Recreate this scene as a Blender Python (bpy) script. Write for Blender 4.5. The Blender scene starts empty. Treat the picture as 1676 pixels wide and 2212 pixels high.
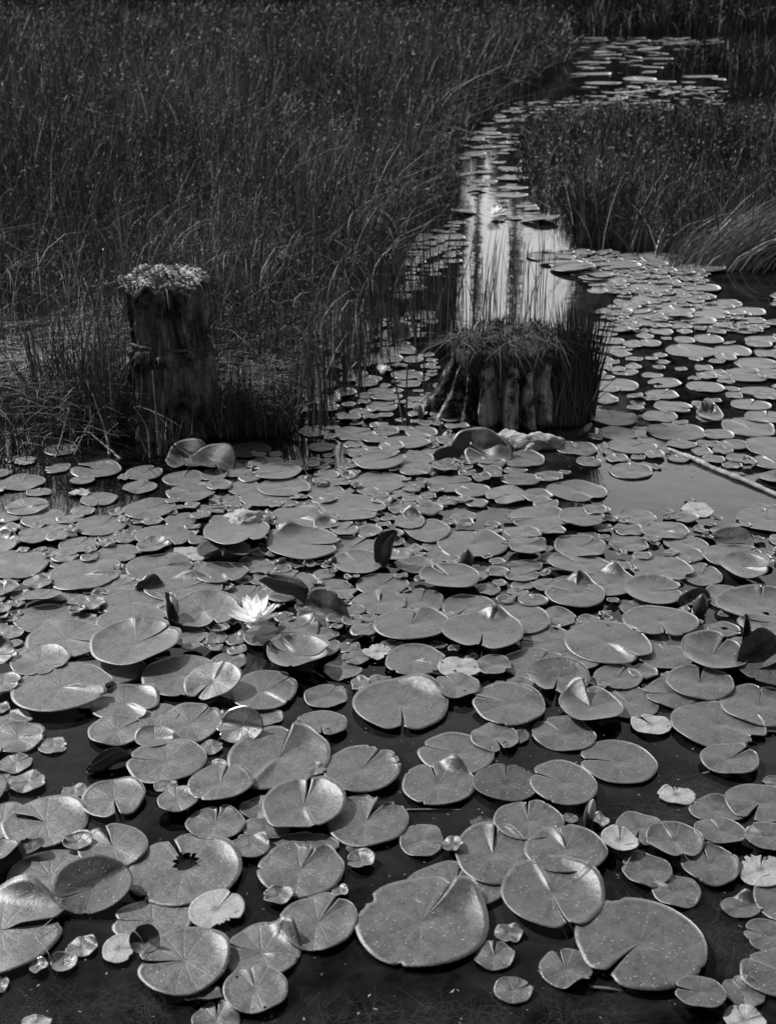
import bpy, bmesh, math, random
import numpy as np
from mathutils import Vector, Matrix, noise
random.seed(11)
rng = np.random.default_rng(5)
C = bpy.context.scene
COL = C.collection
R = math.radians
# ------------------------------------------------------------------ camera, world, sun, exposure
cam = bpy.data.cameras.new('camera')
cam.sensor_fit = 'VERTICAL'; cam.sensor_height = 24.0
cam.lens = 24.0 * 2750 / 2212
cam.clip_end = 500
cam.dof.use_dof = True; cam.dof.focus_distance = 3.3; cam.dof.aperture_fstop = 5.0
co = bpy.data.objects.new('camera', cam); COL.objects.link(co)
co.location = (0, 0, 1.6); co.rotation_euler = (R(90 - 22.5), 0, 0)
C.camera = co
w = bpy.data.worlds.new('World'); C.world = w; w.use_nodes = True
nt = w.node_tree; bg = nt.nodes['Background']
sky = nt.nodes.new('ShaderNodeTexSky'); sky.sky_type = 'NISHITA'; sky.sun_disc = False
sky.sun_elevation = R(42); sky.sun_rotation = R(302); sky.dust_density = 2.0; sky.ozone_density = 1.0
bw = nt.nodes.new('ShaderNodeRGBToBW')
nt.links.new(sky.outputs[0], bw.inputs[0])
# cloud brightness added to the sky ahead, shaped to light channel and pads
def wn(op, a, b=None, clamp=False):
    m = nt.nodes.new('ShaderNodeMath'); m.operation = op; m.use_clamp = clamp
    for i, v in enumerate((a, b)):
        if v is None: continue
        if isinstance(v, (int, float)): m.inputs[i].default_value = v
        else: nt.links.new(v, m.inputs[i])
    return m.outputs[0]
wtc = nt.nodes.new('ShaderNodeTexCoord'); wsp = nt.nodes.new('ShaderNodeSeparateXYZ'); nt.links.new(wtc.outputs['Generated'], wsp.inputs[0])
wmp = nt.nodes.new('ShaderNodeMapping'); wmp.inputs['Scale'].default_value = (1, 1, 2.6); nt.links.new(wtc.outputs['Generated'], wmp.inputs[0])
wno = nt.nodes.new('ShaderNodeTexNoise'); wno.inputs['Scale'].default_value = 2.4; wno.inputs['Detail'].default_value = 6; nt.links.new(wmp.outputs[0], wno.inputs['Vector'])
el = wn('MAXIMUM', wsp.outputs[2], 0.0)
prof = wn('POWER', 2.718, wn('MULTIPLY', wn('POWER', wn('MULTIPLY', el, 1 / .42), 3.0), -1.0))
ahead = wn('ADD', wn('MULTIPLY', wsp.outputs[1], 1.1), .25, True)
cl = wn('MULTIPLY', wn('MULTIPLY', prof, ahead), wn('ADD', wn('MULTIPLY', wno.outputs[0], 1.2), .4))
low = wn('ADD', wn('MULTIPLY', wn('SUBTRACT', el, .16), 2.2, True), .50)
cl = wn('MULTIPLY', cl, wn('MINIMUM', low, 1.0))
ADDED_CLOUD = 58.0
nt.links.new(wn('ADD', bw.outputs[0], wn('MULTIPLY', cl, ADDED_CLOUD)), bg.inputs[0])
bg.inputs[1].default_value = 0.05
sd = bpy.data.lights.new('sun', 'SUN'); sd.energy = 4.8; sd.angle = R(1.2); sd.color = (1, 1, 1)
so = bpy.data.objects.new('sun', sd); COL.objects.link(so)
SUN = Vector((-0.62, 0.38, 0.69)).normalized()
so.rotation_euler = SUN.to_track_quat('Z', 'Y').to_euler()
C.view_settings.view_transform = 'Standard'; C.view_settings.look = 'None'
C.view_settings.exposure = 0.38; C.view_settings.gamma = 1.0
C.cycles.max_bounces = 6; C.cycles.transparent_max_bounces = 12
C.cycles.caustics_reflective = False; C.cycles.caustics_refractive = False

# ------------------------------------------------------------------ helpers
def tag(o, label, cat, group=None, kind=None):
    if label: o['label'] = label
    if cat: o['category'] = cat
    if group: o['group'] = group
    if kind: o['kind'] = kind
    return o
def mesh_np(name, verts, quads, mats, parent=None, smooth=True, matidx=None):
    me = bpy.data.meshes.new(name)
    verts = np.asarray(verts, np.float32); quads = np.asarray(quads, np.int32)
    n = len(quads); k = quads.shape[1]
    me.vertices.add(len(verts)); me.vertices.foreach_set('co', verts.ravel())
    me.loops.add(n * k); me.loops.foreach_set('vertex_index', quads.ravel())
    me.polygons.add(n); me.polygons.foreach_set('loop_start', np.arange(0, n * k, k, dtype=np.int32))
    if smooth: me.polygons.foreach_set('use_smooth', np.ones(n, bool))
    for m in (mats if isinstance(mats, (list, tuple)) else [mats]): me.materials.append(m)
    if matidx is not None: me.polygons.foreach_set('material_index', np.asarray(matidx, np.int32))
    me.update(); me.validate()
    o = bpy.data.objects.new(name, me); COL.objects.link(o)
    if parent: o.parent = parent
    return o
def obj_bm(name, bm, mats, parent=None, smooth=True):
    me = bpy.data.meshes.new(name)
    bmesh.ops.recalc_face_normals(bm, faces=bm.faces)
    bm.to_mesh(me); bm.free()
    for p in me.polygons: p.use_smooth = smooth
    for m in (mats if isinstance(mats, (list, tuple)) else [mats]): me.materials.append(m)
    o = bpy.data.objects.new(name, me); COL.objects.link(o)
    if parent: o.parent = parent
    return o
def empty(name, loc, label, cat, group=None):
    o = bpy.data.objects.new(name, None); COL.objects.link(o); o.location = loc
    return tag(o, label, cat, group)
def nz(x, y, z=0.0, s=1.0): return noise.noise(Vector((x * s, y * s, z * s)))
def tube(bm, pts, radii, sides=8, squash=1.0):
    rings = []
    n = len(pts)
    for i, p in enumerate(pts):
        p = Vector(p)
        t = (Vector(pts[min(i + 1, n - 1)]) - Vector(pts[max(i - 1, 0)])).normalized()
        a = t.cross(Vector((0, 0, 1)))
        if a.length < 1e-3: a = Vector((1, 0, 0))
        a.normalize(); b = t.cross(a).normalized()
        r = radii[i] if hasattr(radii, '__len__') else radii
        rings.append([bm.verts.new(p + a * math.cos(2 * math.pi * k / sides) * r + b * math.sin(2 * math.pi * k / sides) * r * squash) for k in range(sides)])
    for i in range(n - 1):
        for k in range(sides):
            bm.faces.new((rings[i][k], rings[i][(k + 1) % sides], rings[i + 1][(k + 1) % sides], rings[i + 1][k]))
    bm.faces.new(rings[0][::-1]); bm.faces.new(rings[-1])
    return bm
def curve_pts(ctrl, n=14):
    ctrl = [Vector(c) for c in ctrl]; out = []
    m = len(ctrl)
    for i in range(m - 1):
        p0 = ctrl[max(i - 1, 0)]; p1 = ctrl[i]; p2 = ctrl[i + 1]; p3 = ctrl[min(i + 2, m - 1)]
        for k in range(n):
            t = k / n
            out.append(0.5 * ((2 * p1) + (p2 - p0) * t + (2 * p0 - 5 * p1 + 4 * p2 - p3) * t * t + (3 * p1 - p0 - 3 * p2 + p3) * t ** 3))
    out.append(ctrl[-1]); return out

# ------------------------------------------------------------------ materials (all grey: the photograph is black and white)
def mat(name):
    m = bpy.data.materials.new(name); m.use_nodes = True
    nt = m.node_tree; b = nt.nodes['Principled BSDF']
    return m, nt, b
def N(nt, t, **k):
    n = nt.nodes.new(t)
    for a, v in k.items(): setattr(n, a, v)
    return n
def ramp(nt, src, stops):
    r = nt.nodes.new('ShaderNodeValToRGB'); e = r.color_ramp.elements
    while len(e) < len(stops): e.new(0.5)
    for i, (p, v) in enumerate(stops):
        e[i].position = p; e[i].color = (v, v, v, 1)
    nt.links.new(src, r.inputs[0]); return r.outputs[0]
def noise_t(nt, scale, detail=4, rough=.6, coord='Object', stretch=None):
    tc = N(nt, 'ShaderNodeTexCoord'); src = tc.outputs[coord]
    if stretch:
        mp = N(nt, 'ShaderNodeMapping'); mp.inputs['Scale'].default_value = stretch
        nt.links.new(src, mp.inputs[0]); src = mp.outputs[0]
    t = N(nt, 'ShaderNodeTexNoise'); t.inputs['Scale'].default_value = scale
    t.inputs['Detail'].default_value = detail; t.inputs['Roughness'].default_value = rough
    nt.links.new(src, t.inputs['Vector']); return t.outputs[0]
def math_n(nt, op, a, b=None, clamp=False):
    m = N(nt, 'ShaderNodeMath', operation=op); m.use_clamp = clamp
    for i, v in enumerate((a, b)):
        if v is None: continue
        if isinstance(v, (int, float)): m.inputs[i].default_value = v
        else: nt.links.new(v, m.inputs[i])
    return m.outputs[0]
def bump(nt, b, h, strength, dist):
    bp = N(nt, 'ShaderNodeBump'); bp.inputs['Strength'].default_value = strength; bp.inputs['Distance'].default_value = dist
    nt.links.new(h, bp.inputs['Height']); nt.links.new(bp.outputs[0], b.inputs['Normal'])

def pad_material(name, lo, hi, rough, spec=.5, veins=.11, var=.62, sheen=0.0):
    m, nt, b = mat(name)
    tc = N(nt, 'ShaderNodeTexCoord')
    sp = N(nt, 'ShaderNodeSeparateXYZ'); nt.links.new(tc.outputs['Object'], sp.inputs[0])
    ang = math_n(nt, 'ARCTAN2', sp.outputs[1], sp.outputs[0])
    oi = N(nt, 'ShaderNodeNewGeometry')
    wob = noise_t(nt, 14, 2)
    a2 = math_n(nt, 'ADD', math_n(nt, 'MULTIPLY', ang, 6.5), math_n(nt, 'MULTIPLY', wob, 2.6))
    v = math_n(nt, 'POWER', math_n(nt, 'ABSOLUTE', math_n(nt, 'COSINE', a2)), 30)
    rad = N(nt, 'ShaderNodeVectorMath', operation='LENGTH'); nt.links.new(tc.outputs['Object'], rad.inputs[0])
    fade = ramp(nt, math_n(nt, 'MULTIPLY', rad.outputs['Value'], 7.0), [(0.0, .25), (.12, 1), (.55, .5), (.9, .0)])
    vein = math_n(nt, 'MULTIPLY', v, fade)
    blot = noise_t(nt, 30, 8, .72)
    fine = noise_t(nt, 170, 5, .8)
    spk = N(nt, 'ShaderNodeTexVoronoi'); spk.inputs['Scale'].default_value = 120
    nt.links.new(tc.outputs['Object'], spk.inputs['Vector'])
    dots = ramp(nt, spk.outputs['Distance'], [(0.0, 1), (.09, 1), (.14, 0)])
    sel = ramp(nt, noise_t(nt, 40, 2), [(.40, 0), (.50, 1)])
    dots = math_n(nt, 'MULTIPLY', dots, sel)
    base = ramp(nt, blot, [(.28, lo), (.72, hi)])
    k = math_n(nt, 'ADD', math_n(nt, 'MULTIPLY', oi.outputs['Random Per Island'], var), 1 - var / 2)
    k = math_n(nt, 'MULTIPLY', k, math_n(nt, 'ADD', math_n(nt, 'MULTIPLY', vein, veins), 1.0))
    k = math_n(nt, 'MULTIPLY', k, math_n(nt, 'ADD', math_n(nt, 'MULTIPLY', fine, 1.7), .15))
    ctr = ramp(nt, rad.outputs['Value'], [(0.0, .55), (.006, .6), (.012, 1)])
    k = math_n(nt, 'MULTIPLY', k, ctr)
    col = math_n(nt, 'ADD', math_n(nt, 'MULTIPLY', base, k), math_n(nt, 'MULTIPLY', dots, .45))
    # brown decay spots with hard edges on some pads
    dn = noise_t(nt, 38, 3, .55)
    spot = math_n(nt, 'MULTIPLY', ramp(nt, dn, [(.66, 0), (.70, 1)]), math_n(nt, 'GREATER_THAN', oi.outputs['Random Per Island'], .55))
    col = math_n(nt, 'MULTIPLY', col, math_n(nt, 'SUBTRACT', 1.0, math_n(nt, 'MULTIPLY', spot, .55)))
    nt.links.new(col, b.inputs['Base Color'])
    b.inputs['Roughness'].default_value = rough
    nt.links.new(ramp(nt, blot, [(.3, rough - .07), (.7, rough + .09)]), b.inputs['Roughness'])
    nt.links.new(math_n(nt, 'MULTIPLY', math_n(nt, 'ADD', math_n(nt, 'MULTIPLY', math_n(nt, 'ADD', fine, blot), 2.2), -1.2, True), spec), b.inputs['Specular IOR Level'])
    b.inputs['Sheen Weight'].default_value = sheen; b.inputs['Sheen Roughness'].default_value = .35
    h = math_n(nt, 'ADD', math_n(nt, 'MULTIPLY', fine, .16), math_n(nt, 'ADD', math_n(nt, 'MULTIPLY', vein, -.12), math_n(nt, 'MULTIPLY', blot, .9)))
    bump(nt, b, h, .75, .003)
    return m
M_PAD = pad_material('pad_top', .012, .046, .44, 1.0, sheen=.9)
M_PALE = pad_material('pad_pale', .14, .27, .55, .3)
M_DARK = pad_material('pad_dark', .024, .055, .58, .35)
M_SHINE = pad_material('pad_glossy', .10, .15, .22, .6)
M_UNDER = pad_material('pad_underside', .030, .05, .45, .4)
M_FAR = pad_material('pad_far', .014, .050, .44, 1.0, sheen=.9)

def simple(name, lo, hi, scale, rough=.8, stretch=None, bmp=.5, dist=.004, detail=5, spec=.3, coord='Object'):
    m, nt, b = mat(name)
    n = noise_t(nt, scale, detail, .65, coord, stretch)
    nt.links.new(ramp(nt, n, [(.3, lo), (.7, hi)]), b.inputs['Base Color'])
    b.inputs['Roughness'].default_value = rough; b.inputs['Specular IOR Level'].default_value = spec
    if bmp: bump(nt, b, n, bmp, dist)
    return m
def blade_mat(name, lo, hi, rough=.6):
    m, nt, b = mat(name)
    g = N(nt, 'ShaderNodeNewGeometry')
    nn = noise_t(nt, .55, 4, .6)
    k = math_n(nt, 'MULTIPLY', ramp(nt, g.outputs['Random Per Island'], [(0, lo), (.6, (lo + hi) / 2.4), (.93, hi), (1, hi * 1.8)]), ramp(nt, nn, [(.3, .30), (.7, 1.7)]))
    nt.links.new(k, b.inputs['Base Color'])
    b.inputs['Roughness'].default_value = rough; b.inputs['Specular IOR Level'].default_value = .15
    return m
M_REED = blade_mat('reed_blades', .045, .17)
M_REEDD = blade_mat('far_marsh_blades', .05, .10)  # darker, more even blades for the far shore and isle
M_STRAW = blade_mat('dry_straw', .05, .22)
M_STRAW_PALE = blade_mat('pale_straw', .14, .42)
M_SEDGE = blade_mat('sedge_blades', .025, .09)
M_BED = simple('pond_bed', .006, .034, 7, .95, bmp=0, detail=8)
M_MUD = simple('marsh_mud', .004, .010, 9, .95, bmp=.6, dist=.03)
M_BARK = simple('stump_wood', .07, .80, 26, .85, (1, 1, .16), 1.0, .016, 8)
def mossy(m, lo, hi, dark, scale, x0=None, x1=None):
    # dark wet moss in patches over the wood
    nt = m.node_tree; b = nt.nodes['Principled BSDF']; src = b.inputs['Base Color'].links[0].from_socket
    p = ramp(nt, noise_t(nt, scale, 6, .7), [(lo, 0), (hi, 1)])
    if x0 is not None: # wood coloured darker toward the root side of the stump
        tc = N(nt, 'ShaderNodeTexCoord'); sp = N(nt, 'ShaderNodeSeparateXYZ'); nt.links.new(tc.outputs['Object'], sp.inputs[0])
        mr = N(nt, 'ShaderNodeMapRange'); nt.links.new(sp.outputs[0], mr.inputs[0]); mr.inputs[1].default_value = x1; mr.inputs[2].default_value = x0
        p = math_n(nt, 'ADD', p, math_n(nt, 'MULTIPLY', mr.outputs[0], ramp(nt, noise_t(nt, 30, 5, .7), [(.35, .2), (.6, .95)])), True)
    g = N(nt, 'ShaderNodeMix', data_type='RGBA'); nt.links.new(p, g.inputs[0]); nt.links.new(src, g.inputs[6]); g.inputs[7].default_value = (dark, dark, dark, 1)
    nt.links.new(g.outputs[2], b.inputs['Base Color'])
mossy(M_BARK, .46, .60, .010, 9, -.17, -.11)
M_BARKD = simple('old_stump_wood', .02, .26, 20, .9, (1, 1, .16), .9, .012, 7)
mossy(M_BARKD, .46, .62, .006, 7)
M_MOSS = simple('dark_moss', .018, .07, 60, .95, None, 1, .01, 7)
M_LICHEN = simple('pale_lichen', .012, .55, 46, .9, None, 1, .012, 8)
M_BARKM = simple('mossy_root_wood', .01, .13, 30, .9, (1, 1, .16), 1, .012, 8)
M_ROT = simple('rotten_core', .002, .014, 30, .95, (1, 1, .2), 1, .015, 7)
M_LOG = simple('bleached_wood', .07, .58, 60, .85, (.18, 1.4, 1), 1.0, .010, 8)
M_POLE = simple('weathered_pole', .08, .34, 30, .8, (.3, 1.2, 1), .4, .003, 5)
M_STALK = simple('dark_stalk', .02, .05, 30, .6, bmp=.2)
M_STEM = simple('sunken_stem', .05, .12, 30, .6, bmp=0)
M_BUD = simple('dark_bud', .02, .06, 40, .35, (1, 1, .3), .3)
M_PETAL = simple('white_petal', .90, .95, 30, .55, (1, 1, .2), .12, .002)
def translucent(m, fac, v):
    nt = m.node_tree; b = nt.nodes['Principled BSDF']; out = nt.nodes['Material Output']
    t = N(nt, 'ShaderNodeBsdfTranslucent'); t.inputs[0].default_value = (v, v, v, 1)
    mx = N(nt, 'ShaderNodeMixShader'); mx.inputs[0].default_value = fac
    nt.links.new(b.outputs[0], mx.inputs[1]); nt.links.new(t.outputs[0], mx.inputs[2]); nt.links.new(mx.outputs[0], out.inputs[0])
translucent(M_PETAL, .42, 1.0)
M_PETALW = simple('white_withered_leaf', .22, .55, 60, .6, None, .3, .003)
M_WOOD = simple('far_leaves', .02, .045, 1.2, .8, bmp=0)
M_TRUNK = simple('far_trunk', .02, .05, 4, .9, bmp=0)
M_WEED = simple('sunken_weed', .15, .34, 30, .8, bmp=0)
translucent(M_PETALW, .35, .6)
M_STAMEN = simple('stamen', .5, .7, 60, .6, bmp=0)

def water_material():
    m = bpy.data.materials.new('pond_water'); m.use_nodes = True
    nt = m.node_tree; nt.nodes.clear()
    out = N(nt, 'ShaderNodeOutputMaterial')
    fr = N(nt, 'ShaderNodeFresnel'); fr.inputs['IOR'].default_value = 1.33
    tr = N(nt, 'ShaderNodeBsdfTransparent'); tr.inputs[0].default_value = (.62, .62, .62, 1)
    df = N(nt, 'ShaderNodeBsdfDiffuse')
    n1 = noise_t(nt, 3.0, 10, .74)
    nt.links.new(ramp(nt, n1, [(.42, .001), (.62, .030)]), df.inputs[0])
    gl = N(nt, 'ShaderNodeBsdfGlossy'); gl.inputs['Roughness'].default_value = .055
    mx = N(nt, 'ShaderNodeMixShader'); mx.inputs[0].default_value = .5
    nt.links.new(tr.outputs[0], mx.inputs[1]); nt.links.new(df.outputs[0], mx.inputs[2])
    m2 = N(nt, 'ShaderNodeMixShader'); nt.links.new(fr.outputs[0], m2.inputs[0])
    nt.links.new(mx.outputs[0], m2.inputs[1]); nt.links.new(gl.outputs[0], m2.inputs[2])
    nb = noise_t(nt, 9, 3, .5); bp = N(nt, 'ShaderNodeBump'); bp.inputs['Strength'].default_value = .16; bp.inputs['Distance'].default_value = .006
    nt.links.new(nb, bp.inputs['Height'])
    for s in (gl, fr): nt.links.new(bp.outputs[0], s.inputs['Normal'])
    nt.links.new(m2.outputs[0], out.inputs[0])
    return m
M_WATER = water_material()

# ------------------------------------------------------------------ setting: water, bed, marsh ground
def sheet(name, x0, x1, y0, y1, z, m, nx=2, ny=2):
    bm = bmesh.new()
    g = [[bm.verts.new((x0 + (x1 - x0) * i / nx, y0 + (y1 - y0) * j / ny, z)) for i in range(nx + 1)] for j in range(ny + 1)]
    for j in range(ny):
        for i in range(nx): bm.faces.new((g[j][i], g[j][i + 1], g[j + 1][i + 1], g[j + 1][i]))
    return tag(obj_bm(name, bm, m), None, None, None, 'structure')
sheet('water', -60, 60, -12, 110, 0, M_WATER)
sheet('pond_bed', -60, 60, -12, 110, -.35, M_BED)
# marsh outlines on the water plane
LEFT = [(-2.8049, 4.1411), (-1.4768, 4.2323), (-1.2214, 4.4006), (-0.9654, 4.5809), (-0.6047, 4.6621), (-0.453, 4.7744), (-0.3589, 5.1746), (-0.3152, 5.6772),
        (-0.2125, 6.1372), (-0.091, 6.4663), (0.0685, 6.8838), (0.1149, 7.4798), (0.1315, 8.6575), (0.4624, 9.3841), (0.5878, 11.24), (0.7011, 13.5347), (0.9756, 15.2925),
        (1.3581, 17.5469), (1.8988, 20.1159), (2.99, 25.3607), (4.8182, 34.1473), (5.5978, 44.1287), (6.0969, 47.4748), (14.0, 52.0), (-45.0, 52.0), (-45.0, 6.0)]
RIGHT = [(1.2572, 9.0072), (1.4337, 8.574), (1.6153, 8.2084), (1.9137, 7.9419), (2.1809, 7.8566), (2.4996, 7.7729), (4.0635, 7.6105), (16.0, 9.0),
         (16.0, 18.5), (3.9796, 17.2309), (2.0072, 16.8064), (1.4918, 15.5433), (1.2719, 13.1542), (1.1477, 11.24), (1.2012, 9.7916)]
FARBANK = [(6.0, 47.5), (30.0, 46.0), (45.0, 46.0), (45.0, 62.0), (-45.0, 62.0), (-45.0, 50.0)]
ISLE = [(5.2194, 25.3607), (6.0233, 29.1195), (8.2759, 33.4561), (11.4829, 34.867), (8.285, 24.9725)]
def inside(poly, x, y):
    x = np.asarray(x); y = np.asarray(y); c = np.zeros(x.shape, bool)
    n = len(poly); j = n - 1
    for i in range(n):
        xi, yi = poly[i]; xj, yj = poly[j]
        cond = ((yi > y) != (yj > y)) & (x < (xj - xi) * (y - yi) / (yj - yi + 1e-12) + xi)
        c ^= cond; j = i
    return c
def edge_dist(poly, x, y):
    d = np.full(np.shape(x), 1e9); n = len(poly)
    for i in range(n):
        x0, y0 = poly[i]; x1, y1 = poly[(i + 1) % n]
        dx, dy = x1 - x0, y1 - y0; L = dx * dx + dy * dy + 1e-12
        t = np.clip(((x - x0) * dx + (y - y0) * dy) / L, 0, 1)
        d = np.minimum(d, np.hypot(x - x0 - t * dx, y - y0 - t * dy))
    return d
def ground(name, poly, z=-.03):
    bm = bmesh.new(); vs = [bm.verts.new((x, y, z)) for x, y in poly]; lo = [bm.verts.new((x, y, -.34)) for x, y in poly]
    n = len(vs)
    bmesh.ops.triangulate(bm, faces=[bm.faces.new(vs)])
    for i in range(n): bm.faces.new((vs[i], vs[(i + 1) % n], lo[(i + 1) % n], lo[i]))
    tag(obj_bm(name, bm, M_MUD, smooth=False), None, None, None, 'structure')
for nm, pl in (('marsh_ground', LEFT), ('marsh_ground', RIGHT), ('marsh_ground', FARBANK), ('marsh_ground', ISLE)): ground(nm, pl)

# ------------------------------------------------------------------ blades
def vnoise(x, y, s, seed=0.0):
    return np.array([noise.noise(Vector((a * s + seed, b * s - seed, seed))) for a, b in zip(x, y)])
def ribbons(base, height, lean, width, face, droop, seg=4):
    n = len(base); t = np.linspace(0, 1, seg + 1)
    up = height[:, None] * (t - droop[:, None] * t ** 3)
    off = lean[:, None, :] * (t ** 1.7)[None, :, None]
    c = np.zeros((n, seg + 1, 3)); c[:, :, :2] = base[:, None, :2] + off; c[:, :, 2] = base[:, None, 2] + up
    wv = np.stack([np.cos(face), np.sin(face), np.zeros(n)], 1)[:, None, :] * width[:, None, None] * .5
    prof = (np.array([.8, 1, .85, .55, .08]) if seg == 4 else np.linspace(1, .1, seg + 1))[None, :, None]
    v = np.stack([c - wv * prof, c + wv * prof], 2).reshape(-1, 3)
    b = (np.arange(n) * (seg + 1) * 2)[:, None] + (np.arange(seg) * 2)[None, :]
    q = np.stack([b, b + 1, b + 3, b + 2], 2).reshape(-1, 4)
    return v, q
def sample(poly, dens, bbox):
    x0, x1, y0, y1 = bbox; n = int((x1 - x0) * (y1 - y0) * dens)
    x = rng.uniform(x0, x1, n); y = rng.uniform(y0, y1, n); k = inside(poly, x, y)
    return x[k], y[k]
def field(name, poly, bands, hfun, mat, label, lean0=.42, fringe=.12, leafy=0):
    V = []; Q = []; o = 0
    for (y0, y1, x0, x1, dens, wid) in bands:
        x, y = sample(poly, dens, (x0, x1, y0, y1))
        if not len(x): continue
        k = np.abs(x) < .42 * y + 2.0
        x, y = x[k], y[k]
        x = x + rng.normal(0, fringe * .4, len(x)); n = len(x)
        ed = edge_dist(poly, x, y)
        hn = vnoise(x, y, .8, 3.1); h2 = vnoise(x, y, .23, 9.0)
        h = hfun(x, y) * (1 + .45 * hn + .35 * h2) * rng.uniform(.55, 1.15, n) * np.clip(.45 + ed * 1.3, .45, 1)
        keep = rng.uniform(0, 1, n) < np.clip(.70 + 1.3 * hn + 1.0 * vnoise(x, y, 1.9, 31.0), .06, 1)
        x, y, h = x[keep], y[keep], h[keep]; n = len(x)
        la = rng.uniform(0, 2 * np.pi, n) + vnoise(x, y, .5, 20) * 2
        lm = h * np.abs(rng.normal(0, lean0, n)) * np.where(rng.uniform(0, 1, n) < .22, 2.4, 1)
        lean = np.stack([np.cos(la), np.sin(la)], 1) * lm[:, None]
        dr = np.where(lm > h * .5, rng.uniform(.3, .75, n), rng.uniform(0, .15, n))
        v, q = ribbons(np.stack([x, y, np.full(n, -.01)], 1), h, lean, wid * rng.uniform(.5, 1.4, n), rng.uniform(-.9, .9, n), dr)
        V.append(v); Q.append(q + o); o += len(v)
        if leafy: # small leaves among the stems
            m = int(n * leafy); i = rng.integers(0, n, m); hh = h[i] * rng.uniform(.35, 1.02, m) ** .8
            c = np.stack([x[i] + lean[i, 0] * .6 + rng.normal(0, .06, m), y[i] + lean[i, 1] * .6 + rng.normal(0, .06, m), hh], 1)
            a = rng.normal(size=(m, 3)); a[:, 2] += .8; a /= np.linalg.norm(a, axis=1)[:, None]
            b = np.cross(a, rng.normal(size=(m, 3))); b /= np.linalg.norm(b, axis=1)[:, None]
            l = wid * rng.uniform(1.2, 4.2, m)[:, None]; s_ = wid * rng.uniform(.3, .8, m)[:, None]
            v = np.stack([c - a * l, c + b * s_ - a * l * .1, c + a * l, c - b * s_ + a * l * .1], 1).reshape(-1, 3)
            V.append(v); Q.append(np.arange(m * 4).reshape(-1, 4) + o); o += m * 4
    ob = mesh_np(name, np.concatenate(V), np.concatenate(Q), mat)
    return tag(ob, label, None, None, 'stuff')
def hl(x, y): return np.clip(.50 + .05 * (y - 5), .45, .95) * np.where(y < 5.2, .7, 1.0)
field('marsh_grass', LEFT, [(4.0, 7, -4, 2, 1300, .0042), (7, 11, -6.5, 3, 1000, .0055), (11, 18, -10, 5, 480, .009), (18, 30, -15, 8, 190, .015), (30, 52, -24, 15, 75, .027)], hl, M_REED,
      'tall dark marsh grass filling the bank behind the mossy stump', leafy=1.1)
def hr(x, y): return np.clip(.60 - .035 * (y - 8), .30, .62)
field('marsh_grass', RIGHT, [(7, 10, .8, 6.5, 1100, .0058), (10, 18.6, 1, 10, 420, .009)], hr, M_REED, 'dark marsh grass on the bank beyond the pale pole', leafy=1.1)
field('marsh_grass', FARBANK, [(45, 62, -26, 28, 22, .05)], lambda x, y: np.full(len(x), 1.75), M_REEDD, 'dim tall grass along the far shore of the pond')
field('marsh_grass', ISLE, [(24, 44, 4, 17, 70, .03)], lambda x, y: np.full(len(x), .55), M_REEDD, 'low dark grassy patch rising from the far open water')

# distant wood above the picture, mirrored in the water
def far_wood():
    V = []; Q = []; o = 0
    def blob(cx, cy, cz, rx, ry, rz, n, s):
        nonlocal o
        u = rng.normal(size=(n, 3)); u /= np.linalg.norm(u, axis=1)[:, None]; u *= rng.uniform(.55, 1.02, n)[:, None] ** .6
        p = np.array([cx, cy, cz]) + u * np.array([rx, ry, rz])
        a = rng.normal(size=(n, 3)); a /= np.linalg.norm(a, axis=1)[:, None]
        b = np.cross(a, rng.normal(size=(n, 3))); b /= np.linalg.norm(b, axis=1)[:, None]
        v = np.stack([p - a * s - b * s * .6, p + a * s - b * s * .6, p + a * s * .8 + b * s, p - a * s * .7 + b * s * .8], 1).reshape(-1, 3)
        V.append(v); Q.append(np.arange(n * 4).reshape(-1, 4) + o); o += n * 4
    D = 66.0
    def az(xd, yd):
        r = D_ray(xd, yd); return D * r[0] / r[1]
    def D_ray(xd, yd):
        P = R(22.5); a = (xd - 838) / 2750; b = (1106 - yd) / 2750
        return (a, math.cos(P) + b * math.sin(P))
    gl = az(992, 600); gm = az(1110, 560); gr = az(1240, 560)
    x = -44.0
    while x < 60:
        hgt = 18 + 5 * nz(x * .2, 1.0)
        if gl < x < gm: hgt = 3.0
        elif gm <= x < gr: hgt = 8.2 + 2 * nz(x, 3)
        elif x >= gr: hgt = 12 + min(9, (x - gr) * 1.2) + 4 * nz(x * .35, 5)
        wdt = 2.0
        if abs(x - gl) < 2.2 and x <= gl: cx = gl - wdt
        else: cx = x
        if x < gl: cx = min(cx, gl - wdt)
        for k in range(int(hgt / 2.2) + 1):
            blob(cx + rng.normal(0, .3), D + rng.normal(0, 1.2), k * 2.2 + 1, wdt, 2.2, 1.7, 260, .42)
        x += 1.9 if x < gl or x > gm else .95
    ob = mesh_np('distant_wood', np.concatenate(V), np.concatenate(Q), M_WOOD, smooth=False)
    tag(ob, 'dark wood beyond the marsh, mirrored in the water', None, None, 'stuff')
    for xd, h, r in ((1017, 21, .26), (1091, 22, .30), (1105, 19, .12)):
        t = az(xd, 600); bm = bmesh.new()
        tube(bm, [(t + .1 * nz(z, xd), D - 4, z) for z in np.linspace(-.3, h, 12)], list(np.linspace(r, r * .55, 12)), 8)
        tag(obj_bm('dead_tree', bm, M_TRUNK), 'bare dead trunk mirrored as a dark column in the bright channel', 'dead tree', 'dead trunks mirrored in the channel')
far_wood()

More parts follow.
